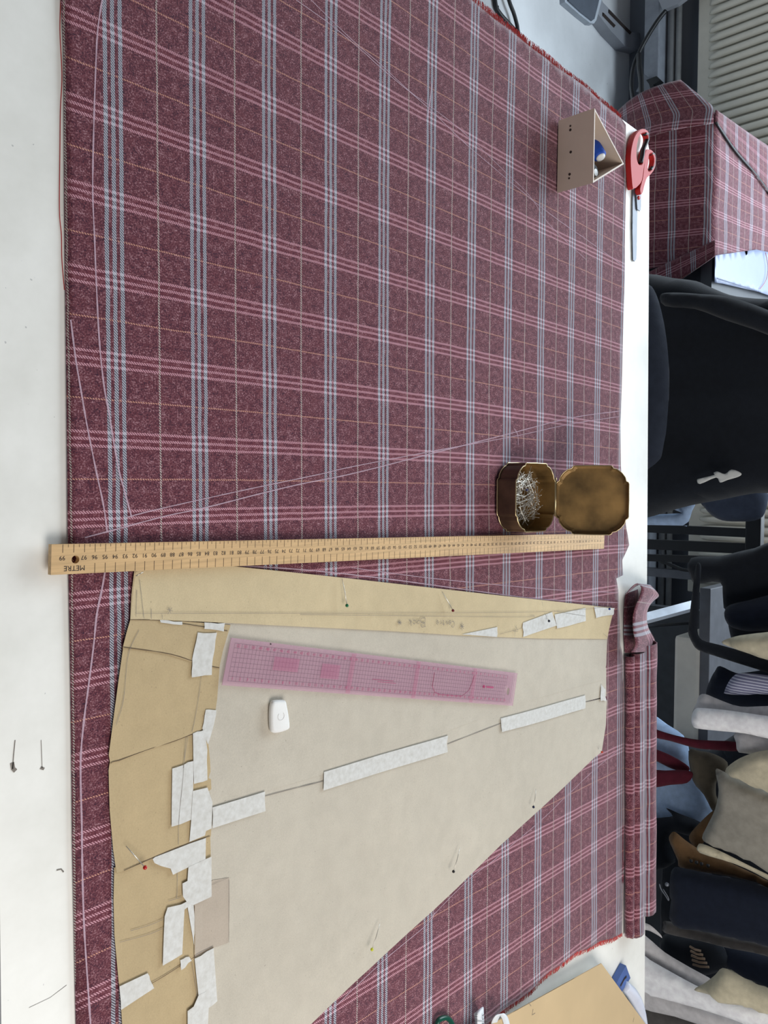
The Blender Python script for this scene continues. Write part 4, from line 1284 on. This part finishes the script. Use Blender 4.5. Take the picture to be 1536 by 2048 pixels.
GRY = fab('light_grey_cotton', (204, 200, 200)); TOT = fab('grey_beige_tote', (150, 145, 134)); BRN = fab('brown_corduroy', (104, 78, 52))
KHK = fab('khaki_wool', (84, 76, 64)); BUR = fab('burgundy_webbing', (78, 22, 36)); TWD = fab('grey_tweed', (84, 80, 78))
SLT = fab('slate_cloth', (50, 58, 74))

# chair with black coat
ch = empty('black_chair', tuple(Vector((Py(1300, 750, 1.66).x, 1.75, 0))), 'black upholstered chair tucked behind the cutting table with a coat over it', 'chair')
blob('back_pad', [(1235, 570), (1290, 568), (1308, 580), (1322, 620), (1333, 680), (1338, 750), (1335, 830), (1328, 885), (1310, 928), (1235, 932)], 1.62, .05, CHR, None, None, fold=.001, parent=ch)
xc = Py(1300, 750, 1.66).x
bm = bmesh.new(); box_bm(bm, (xc - .22, 1.66, .44), (xc + .22, 1.95, .50), .015); from_bm('seat', bm, CHR, ch)
bm = tube_bm([(xc, 1.65, .66), (xc, 1.67, .52), (xc, 1.80, .43)], .018, 8); from_bm('back_support', bm, MT['black'], ch, True)
from_bm('column', tube_bm([(xc, 1.80, .44), (xc, 1.80, .07)], .025, 10), MT['black'], ch, True)
for k in range(5):
    a = k * 2 * math.pi / 5 + .3
    from_bm('leg', tube_bm([(xc, 1.80, .09), (xc + .22 * math.cos(a), 1.80 + .22 * math.sin(a), .03)], [.022, .015], 8), MT['black'], ch, True)
coat = blob('black_coat', [(1296, 548), (1345, 556), (1392, 562), (1420, 574), (1460, 590), (1500, 596), (1536, 598), (1620, 600), (1640, 700), (1640, 985), (1536, 986), (1500, 988), (1440, 1000), (1385, 1010), (1340, 1022), (1290, 1036), (1235, 1040), (1235, 560)], 1.86, .12, BLK, 'black coat hung over the chair behind the cutting table', 'coat', fold=.035, fs=9, step=.02, rr_=.06)
blob('sleeve', [(1320, 590), (1345, 585), (1400, 588), (1460, 594), (1536, 620), (1620, 660), (1620, 720), (1536, 670), (1450, 640), (1390, 618), (1330, 612)], 1.77, .05, BLK, 'sleeve', None, fold=.01, parent=coat)
tg = blob('paper_tag', [(1394, 960), (1400, 957), (1428, 950), (1427, 946), (1435, 943), (1450, 948), (1463, 939), (1482, 946), (1478, 953), (1455, 960), (1440, 965), (1432, 955), (1400, 968)], 1.76, .002, simple('tag_white', (200, 200, 196), .6, var=.03), 'small white paper tag on the black coat', 'tag', fold=.002, rr_=.004, step=.005)

blob('denim_cloth', [(700, 1030), (1290, 1030), (1340, 1016), (1388, 1004), (1384, 1022), (1366, 1051), (1290, 1050), (700, 1050)], 1.98, .02, DEN, 'light blue denim cloth showing below the black coat', 'cloth', fold=.003)
blob('denim_cloth', [(1285, 926), (1300, 925), (1310, 905), (1324, 872), (1322, 866), (1305, 880), (1285, 895), (700, 900), (700, 925)], 2.06, .01, DEN, 'small sliver of blue denim between the black coat and chair back', 'cloth', fold=.001)
blob('round_cushion', [(1404, 1000), (1410, 1016), (1424, 1031), (1445, 1041), (1475, 1043), (1510, 1041), (1530, 1025), (1530, 975), (1450, 960)], 2.2, .05, SLT, 'dark slate rounded cushion edge behind the black coat', 'cushion', fold=.002)

# black stand with three uprights
st = empty('black_stand', (Py(1400, 1083, 2.3).x, 2.3, 0), 'black metal stand with three upright bars in front of the radiator', 'stand')
for (ya_, yb_, wd_) in ((1056, 1066, 8.0), (1088, 1097, 9.5), (1115, 1122, 6.5)):
    a, b = Py(1290, ya_, 2.3), Py(1500, yb_, 2.3)
    dirv = (b - a).normalized()
    lo = a - dirv * (a.z / dirv.z); hi = b + dirv * .02
    r_ = wd_ / F * 2.35 * 1.05
    bm = bmesh.new()
    hexa(bm, [(lo.x + i * r_, lo.y + j * .012, .0) for i, j in ((-1, -1), (1, -1), (1, 1), (-1, 1))], [(hi.x + i * r_, hi.y + j * .012, hi.z) for i, j in ((-1, -1), (1, -1), (1, 1), (-1, 1))])
    from_bm('upright', bm, MT['black'], st)
a, b = Py(1512, 985, 2.3), Py(1512, 1130, 2.3)
bm = bmesh.new(); box_bm(bm, (a.x, 2.285, a.z - .022), (b.x, 2.315, a.z + .02), .004); from_bm('cross_bar', bm, MT['black'], st)

# grey shelf unit under the hanging clothes
sy = 2.35
a, b = Py(1396, 1175, sy), Py(1420, 1640, sy)
sh = empty('grey_shelf', (a.x, sy, 0), 'grey shelf with dark front edge behind the hanging clothes', 'shelf')
bm = bmesh.new(); box_bm(bm, (a.x, sy, Py(1397, 1300, sy).z), (a.x + 1.3, sy + .5, Py(1419, 1300, sy).z), .003); from_bm('shelf_board', bm, simple('shelf_dark', (92, 94, 100), .5), sh)
for x in (a.x + .002, a.x + 1.26):
    bm = bmesh.new(); box_bm(bm, (x, sy + .44, 0), (x + .03, sy + .47, Py(1397, 1300, sy).z)); from_bm('leg', bm, MT['steel_dark'], sh)
p0, p1 = Py(1344, 1272, 2.33), Py(1392, 1500, 2.33)
bm = bmesh.new(); box_bm(bm, (p0.x, 2.345, p0.z), (p1.x + .02, 2.6, p1.z), .012)
o = from_bm('storage_box', bm, simple('box_grey', (214, 210, 200), .6, var=.04)); setp(o, 'pale grey box below the dark edged shelf', 'box')
p0 = Py(1322, 1290, 2.5)
bm = bmesh.new(); box_bm(bm, (p0.x - .1, 2.66, 0), (p0.x + 1.6, 2.70, .62)); o = from_bm('added_dark_backing', bm, simple('added_backing_dark', (62, 66, 72), .7)); setp(o, 'dark grey backing panel added behind the pale grey box', 'panel')  # added plain backing that keeps the area behind the box dark
a, b = Py(1290, 1236, 2.2), Py(1384, 1212, 2.75)
q0 = Vector((a.x, 2.1, a.z)); q1 = Vector((b.x, 2.75, b.z))
bm = tube_bm([Py(1280, 1240, 2.15), Py(1384, 1212, 2.32)], .017, 4)
o = from_bm('steel_bar', bm, simple('pale_steel', (200, 208, 220), .4, .1)); setp(o, 'pale steel bar slanting across the floor behind the cutting table', 'bar')
bm = tube_bm([Py(1290, 1252, 2.2), Py(1384, 1246, 2.6)], .005, 5)
o = from_bm('thin_rod', bm, MT['steel_dark']); setp(o, 'thin grey rod beside the pale steel bar', 'rod')
o = from_bm('black_cable', tube_bm(smooth_path([Py(1320, 1122, 2.6), Py(1345, 1131, 2.6), Py(1365, 1139, 2.6), Py(1385, 1141, 2.6)], 5), .006, 6), MT['black'], None, True); setp(o, 'black cable crossing in front of the pipes right of the stand', 'cable')

# clothes hanging from the rail (rail itself is above the picture)
rz = 1.42
rail = empty('clothes_rail', (.9, 2.0, 0), 'metal clothes rail above the hanging garments', 'rail')
from_bm('rail_tube', tube_bm([(.15, 2.0, rz), (1.95, 2.0, rz)], .016, 10), MT['steel'], rail, True)
for x in (.17, 1.93): from_bm('post', tube_bm([(x, 2.0, rz), (x, 2.0, 3.0)], .014, 10), MT['steel_dark'], rail, True)
G = 'clothes and bags hanging from the rail'
def hang(name, pix, Y, th, mat, lab, cat, **k):
    return blob(name, pix, Y, th, mat, lab, cat, group=G, **k)
T_ = 1660
hang('dark_clothes', [(1330, 1480), (1420, 1500), (T_, 1420), (T_, 2160), (1330, 2060), (1320, 1880), (1328, 1640)], 2.30, .10, BLK, 'mass of black clothes at the very back of the hanging garments', 'clothes', fold=.02, fs=10, step=.03)
hang('black_garment', [(1382, 1116), (1380, 1150), (1392, 1168), (1440, 1164), (1446, 1200), (1458, 1250), (1470, 1290), (1536, 1340), (T_, 1400), (T_, 1070), (1510, 1096), (1440, 1112)], 2.12, .07, BLK, 'black garment hanging furthest left on the rail', 'garment', fold=.015, fs=14)
hang('navy_garment', [(1452, 1215), (1500, 1200), (T_, 1170), (T_, 1270), (1536, 1262), (1490, 1262), (1455, 1248)], 2.05, .05, NAVY, 'dark navy garment folded over the leftmost black one', 'garment', fold=.01)
hang('black_strap', [(1392, 1130), (1402, 1132), (1399, 1180), (1397, 1240), (1395, 1262), (1404, 1280), (1440, 1290), (1500, 1307), (1560, 1328), (T_, 1368), (T_, 1392), (1536, 1346), (1480, 1328), (1430, 1312), (1396, 1300), (1384, 1285), (1376, 1264), (1378, 1240), (1384, 1190)], 1.98, .012, BLK, 'wide black bag strap looping below the dark garments', 'strap', rr_=.008, step=.01, fold=.001)
hang('cream_bag', [(1443, 1284), (1470, 1273), (1500, 1268), (1536, 1264), (T_, 1250), (T_, 1345), (1536, 1320), (1500, 1308), (1465, 1296)], 1.96, .05, CRM, 'pointed cream canvas bag corner above the black strap', 'bag')
hang('dark_trousers', [(1412, 1388), (1420, 1360), (1430, 1342), (1440, 1332), (1472, 1346), (1500, 1344), (T_, 1330), (T_, 1430), (1536, 1420), (1470, 1418), (1430, 1400)], 2.00, .05, NAVY, 'black folded trousers beside the blue striped shirt', 'trousers')
def stripe_mat():
    n = NT('striped_cotton')
    mp = n.new('ShaderNodeSeparateXYZ'); n.t.links.new(world_pos(n), mp.inputs[0])
    v = n.math('FRACT', n.math('MULTIPLY', mp.outputs[0], 150))
    c = n.mix(n.math('LESS_THAN', v, .4), srgb(112, 112, 140), srgb(186, 188, 204))
    return n.out(**{'Base Color': c, 'Roughness': .8})
hang('striped_shirt', [(1449, 1382), (1456, 1366), (1464, 1355), (1476, 1347), (1500, 1347), (1536, 1351), (T_, 1368), (T_, 1408), (1536, 1389), (1490, 1390), (1452, 1388)], 1.93, .03, stripe_mat(), 'blue and white striped shirt in the hanging row', 'shirt', fold=.002)
hang('grey_trousers', [(1392, 1432), (1393, 1406), (1398, 1392), (1410, 1388), (1440, 1400), (1480, 1413), (1536, 1412), (T_, 1410), (T_, 1460), (1500, 1440)], 1.91, .02, GRY, 'light grey folded trouser leg behind the white trousers', 'trousers', fold=.002, rr_=.012)
hang('white_trousers', [(1383, 1440), (1385, 1426), (1392, 1417), (1404, 1416), (1450, 1420), (1500, 1427), (1536, 1432), (T_, 1445), (T_, 1500), (1536, 1477), (1490, 1467), (1440, 1462), (1394, 1457), (1385, 1450)], 1.88, .02, WHT, 'white folded trousers hanging over the rail with rounded hem', 'trousers', fold=.003, rr_=.012)
hang('grey_shirt', [(1468, 1468), (1472, 1485), (1476, 1503), (1500, 1508), (T_, 1530), (T_, 1470), (1536, 1472), (1490, 1462)], 1.93, .03, GRY, 'soft grey shirt just under the white trousers', 'shirt', fold=.006)
for pp_, Y_, lb in (([(1290, 1448), (1316, 1460), (1352, 1471), (1400, 1480), (1476, 1484), (1478, 1502), (1430, 1500), (1390, 1496), (1340, 1482), (1312, 1476), (1290, 1466)], 1.97, 'thin burgundy strap nearest the pale grey box'),
                    ([(1290, 1492), (1316, 1500), (1348, 1514), (1378, 1534), (1372, 1544), (1345, 1538), (1316, 1524), (1290, 1512)], 2.01, 'middle burgundy strap crossing the light blue bag'),
                    ([(1290, 1541), (1330, 1541), (1370, 1540), (1386, 1548), (1374, 1566), (1340, 1570), (1310, 1575), (1290, 1572)], 1.985, 'widest burgundy strap over the light blue bag')):
    blob('burgundy_strap', pp_, Y_, .008, BUR, lb, 'strap', fold=.001, group='burgundy bag straps', rr_=.006, step=.01)
hang('light_blue_bag', [(1290, 1440), (1330, 1448), (1365, 1470), (1378, 1500), (1400, 1545), (1424, 1590), (1424, 1625), (1405, 1650), (1360, 1660), (1290, 1650)], 2.08, .06, DEN, 'light blue cloth bag behind the burgundy straps', 'bag', fold=.004)
hang('khaki_cloth', [(1377, 1502), (1400, 1502), (1428, 1508), (1455, 1525), (1450, 1550), (1434, 1560), (1432, 1590), (1440, 1612), (1428, 1626), (1408, 1590), (1385, 1560)], 2.0, .04, KHK, 'dark khaki cloth hanging beside the cream canvas bags', 'cloth')
hang('cream_bag', [(1450, 1543), (1470, 1522), (1500, 1508), (1536, 1500), (T_, 1488), (T_, 1640), (1536, 1583), (1510, 1576), (1480, 1560)], 1.90, .06, CRM, 'crumpled cream canvas bag above the greyish tote', 'bag', fold=.01, horiz=True)
hang('canvas_tote', [(1431, 1540), (1445, 1542), (1480, 1560), (1536, 1583), (T_, 1640), (T_, 1800), (1536, 1742), (1500, 1722), (1460, 1705), (1420, 1690), (1404, 1676), (1415, 1650), (1430, 1618), (1437, 1580)], 1.92, .06, TOT, 'large greyish canvas tote bag in the hanging row', 'bag', fold=.006)
hang('cream_cloth', [(1396, 1690), (1406, 1688), (1440, 1702), (1500, 1732), (T_, 1812), (T_, 1836), (1536, 1760), (1470, 1728), (1400, 1706)], 1.90, .02, CRM, 'thin cream cloth edge under the greyish tote', 'cloth', fold=.002, rr_=.01)
hang('brown_jacket', [(1338, 1680), (1341, 1668), (1350, 1664), (1370, 1680), (1397, 1698), (1420, 1708), (1470, 1730), (1536, 1762), (T_, 1830), (T_, 1860), (1536, 1776), (1480, 1757), (1420, 1746), (1362, 1736), (1356, 1722), (1350, 1708)], 1.93, .035, BRN, 'brown jacket with buttoned cuff under the cream cloth', 'jacket', fold=.005)
jk = [o for o in bpy.data.objects if o.name == 'brown_jacket'][0]
for x in (1382, 1393, 1403, 1416):
    p = Py(x, 1722 + (x - 1382) * .28, 1.905)
    bm = bmesh.new(); bmesh.ops.create_uvsphere(bm, u_segments=12, v_segments=8, radius=.0045); bmesh.ops.scale(bm, vec=(1, .5, 1), verts=bm.verts); bmesh.ops.translate(bm, verts=bm.verts, vec=p)
    from_bm('button', bm, MT['black'], jk, True)
hang('brown_jacket_flap', [(1398, 1700), (1385, 1690), (1378, 1672), (1400, 1645), (1430, 1620), (1432, 1650), (1410, 1680)], 2.0, .02, BRN, 'brown cloth corner between the light blue bag and the greyish tote', 'cloth')
hang('black_bag_strap', [(1290, 1646), (1318, 1636), (1345, 1632), (1332, 1616), (1360, 1628), (1400, 1644), (1400, 1660), (1380, 1672), (1345, 1664), (1338, 1690), (1350, 1725), (1290, 1740)], 2.03, .04, BLK, 'black cloth against the lower edge of the light blue bag', 'cloth', fold=.003)
hang('navy_coat', [(1342, 1800), (1341, 1752), (1347, 1736), (1360, 1735), (1420, 1748), (1480, 1760), (1536, 1776), (T_, 1820), (T_, 1935), (1536, 1894), (1470, 1878), (1420, 1866), (1346, 1850)], 1.88, .06, NAVY, 'dark navy coat hanging in front of the lower garments', 'coat', fold=.004)
hang('tweed_garment', [(1327, 1850), (1328, 1842), (1350, 1846), (1420, 1864), (1480, 1878), (1536, 1891), (T_, 1930), (T_, 1960), (1536, 1913), (1460, 1897), (1400, 1882), (1330, 1866)], 1.90, .03, TWD, 'grey tweed edge below the dark navy coat', 'garment', fold=.002, rr_=.012)
hang('dark_teal_coat', [(1440, 1890), (1536, 1914), (T_, 1955), (T_, 2050), (1536, 1976), (1500, 1962), (1452, 1934)], 1.96, .05, NAVY, 'dark coat between the tweed garment and the cream pouch', 'coat')
bg = hang('black_bag', [(1322, 1900), (1323, 1880), (1332, 1868), (1370, 1874), (1440, 1888), (1456, 1930), (1430, 1946), (1400, 1950), (1350, 1934), (1328, 1918)], 1.94, .05, BLK, 'black bag with a brown striped lining below the tweed', 'bag')
for k in range(5):
    a, b = Py(1380 + k * 1.5, 1893 + k * 9, 1.905), Py(1402 + k * 4, 1902 + k * 8, 1.905)
    from_bm('lining_stripe', tube_bm([a, a.lerp(b, .5) + Vector((0, -.004, 0)), b], .003, 6), simple('lining%d' % k, (120, 100, 82), .7), bg)
pn = empty('safety_pin', tuple(Py(1325, 1785, 1.86)), 'small silver safety pin on the dark cloth at the table edge', 'pin')
from_bm('wire', tube_bm(smooth_path([Py(x, y, 1.83) for x, y in ((1319, 1768), (1322, 1778), (1332, 1793), (1337, 1801), (1336, 1794), (1326, 1778))], 4), .0013, 6), MT['steel'], pn, True)
bm = bmesh.new(); bmesh.ops.create_uvsphere(bm, u_segments=10, v_segments=6, radius=.005); bmesh.ops.translate(bm, verts=bm.verts, vec=Py(1334, 1769, 1.83)); from_bm('clasp', bm, MT['steel'], pn, True)
hang('grey_sheet', [(1270, 1862), (1296, 1876), (1330, 1905), (1380, 1935), (1430, 1965), (1420, 1990), (1380, 1975), (1270, 1925)], 1.86, .02, GRY, 'greyish sheet fold next to the far table edge', 'sheet', fold=.006)
hang('grey_card', [(1286, 1858), (1300, 1862), (1318, 1872), (1324, 1876), (1320, 1868), (1300, 1850), (1284, 1846)], 1.82, .006, GRY, 'small pale card corner by the frayed end of the folded wool strip', 'card', rr_=.004, fold=.001)
hang('white_sheet', [(1270, 1900), (1300, 1920), (1390, 1970), (1450, 1995), (1536, 2022), (T_, 2060), (T_, 2170), (1536, 2078), (1480, 2045), (1400, 2018), (1270, 1975)], 1.83, .03, WHT, 'crumpled white sheet hanging in the bottom right corner', 'sheet', fold=.014, fs=18)
hang('cream_pouch', [(1388, 1980), (1410, 1966), (1430, 1950), (1445, 1936), (1470, 1946), (1500, 1962), (1536, 1976), (T_, 2010), (T_, 2060), (1536, 2028), (1490, 2012), (1440, 2006), (1420, 1990)], 1.79, .05, CRM, 'cream fabric pouch resting against the crumpled white sheet', 'pouch', fold=.006, horiz=True)
hang('grey_sheet', [(1270, 1968), (1400, 2010), (1480, 2040), (1560, 2090), (1560, 2150), (1400, 2050), (1270, 2012)], 1.85, .02, GRY, 'grey sheet fold between the white sheet and the dark tartan', 'sheet', fold=.01)
hang('tartan_cloth', [(1270, 2005), (1340, 2022), (1400, 2040), (1500, 2085), (T_, 2130), (T_, 2200), (1270, 2120)], 1.88, .03, TWD, 'dark grey tartan cloth at the bottom of the hanging row', 'cloth', fold=.006)

# ================================================================== TOP LEFT: FLOOR ITEMS
def foot(pts, z, hgt, wd_, mat, name, parent):
    bm = bmesh.new()
    P = [Pz(x, y, z + hgt) for x, y in pts]
    poly = [tuple(p.to_2d()) for p in P]
    slab_bm(poly, z, hgt, .05, None, (), bm)
    bmesh.ops.bevel(bm, geom=[e for e in bm.edges if len(e.link_faces) == 2 and e.calc_face_angle(0) > .8], offset=.008, segments=3, affect='EDGES')
    return from_bm(name, bm, mat, parent)
grym = simple('desk_foot_grey', (150, 154, 162), .45, var=.03)
tr_ = empty('steel_frame_foot', tuple(Pz(1240, 80, 0)), 'grey slotted metal floor foot running toward the far wall', 'metal foot')
foot([(1130, -90), (1190, 20), (1222, 62), (1250, 92), (1278, 100), (1290, 95), (1290, 68), (1262, 64), (1240, 40), (1206, 5), (1165, -90)], .0, .045, .1, grym, 'base_channel', tr_)
bm = bmesh.new()
for a, b in (((1205, 28), (1228, 52)), ((1217, 22), (1260, 66))):
    tube_bm([Pz(*a, .046), Pz(*b, .046)], .007, 4, bm)
from_bm('slot', bm, MT['ink'], tr_)
sc_ = empty('flat_monitor', tuple(Pz(1160, 10, .25)), 'dark flat panel with a silver rim cut off by the top edge of the photo', 'monitor')
zz = .30
pp = [(1125, -80), (1130, 4), (1160, 30), (1180, 46), (1188, 47), (1193, 40), (1206, -10), (1215, -80)]
from_bm('screen', slab_bm([tuple(p) for p in W([(1132, -80), (1136, 2), (1160, 24), (1183, 42), (1188, 38), (1200, -10), (1208, -80)], zz + .02)], zz + .004, .018, .05), simple('screen_dark', (58, 66, 78), .25), sc_)
from_bm('rim', slab_bm([tuple(p) for p in W(pp, zz + .018)], zz, .018, .05), simple('rim_silver', (150, 158, 168), .35, .4), sc_)
from_bm('support_leg', tube_bm([Pz(1165, -190, zz), Vector((*Pz(1165, -190, zz).to_2d(), 0))], .02, 8), MT['black'], sc_)
def cable(pts, z, r, lab, lift=None):
    P = smooth_path([Pz(p[0], p[1], p[2] if len(p) > 2 else z) for p in pts], 7)
    o = from_bm('black_cable', tube_bm(P, r, 8), MT['black'], None, True); setp(o, lab, 'cable', 'black cables on the floor')
cable([(988, -30), (991, 10), (1000, 28), (1015, 45), (1032, 64), (1040, 76), (1050, 92), (1070, 120)], .008, .0075, 'black cable on the floor closest to the frayed cloth edge, at the far left')
cable([(1010, -30), (1019, 4), (1028, 28), (1034, 50), (1036, 62), (1042, 80), (1060, 110)], .02, .0065, 'black cable crossing the first one on the floor')
cable([(996, 12), (997, 34), (1000, 42)], .006, .003, 'thin cable end curling beside the two black floor cables')
P = [Py(1331, 22, 2.95), Py(1315, 42, 2.93), Py(1294, 75, 2.9), Py(1277, 108, 2.88), Py(1267, 135, 2.85), Py(1263, 165, 2.8), Py(1264, 185, 2.75), Py(1268, 205, 2.7), Py(1274, 230, 2.65)]
o = from_bm('black_cable', tube_bm(smooth_path(P, 6), .008, 8), MT['black'], None, True); setp(o, 'black cable hanging from the wall ledge down behind the draped cloth', 'cable', 'black cables on the floor')
o = from_bm('black_cable', tube_bm(smooth_path([Py(1278, 110, 2.86), Py(1279, 135, 2.8), Py(1282, 160, 2.76), Py(1283, 196, 2.7), Py(1286, 230, 2.65)], 6), .010, 8), MT['black'], None, True); setp(o, 'short thick black cable behind the metal clamp', 'cable', 'black cables on the floor')
cl = empty('metal_clamp', tuple(Py(1290, 170, 2.965)), 'small steel clamp with a black lever beside the draped cloth', 'clamp')
bm = bmesh.new()
A_ = [Py(x, y, 2.965) for x, y in ((1272, 183), (1284, 160), (1288, 147), (1294, 158), (1303, 178), (1290, 184))]
hexa(bm, [(p.x, p.y + .03, p.z) for p in A_], [tuple(p) for p in A_]); from_bm('jaw', bm, MT['steel'], cl)
bm = bmesh.new()
A_ = [Py(x, y, 2.955) for x, y in ((1292, 160), (1313, 152), (1321, 160), (1306, 170), (1308, 178), (1302, 181), (1298, 168))]
hexa(bm, [(p.x, p.y + .03, p.z) for p in A_], [tuple(p) for p in A_]); from_bm('lever', bm, MT['black'], cl)
# diagonal wall bracket at the top
bm = bmesh.new()
A_ = [Py(x, y, 2.98) for x, y in ((1315, -5), (1340, -30), (1380, -60), (1400, -40), (1372, -5), (1355, 8), (1325, 20))]
hexa(bm, [(p.x, p.y + .02, p.z) for p in A_], [tuple(p) for p in A_])
o = from_bm('wall_bracket', bm, grym); setp(o, 'grey angled bracket above the wall ledge at the top edge of the photo', 'bracket')
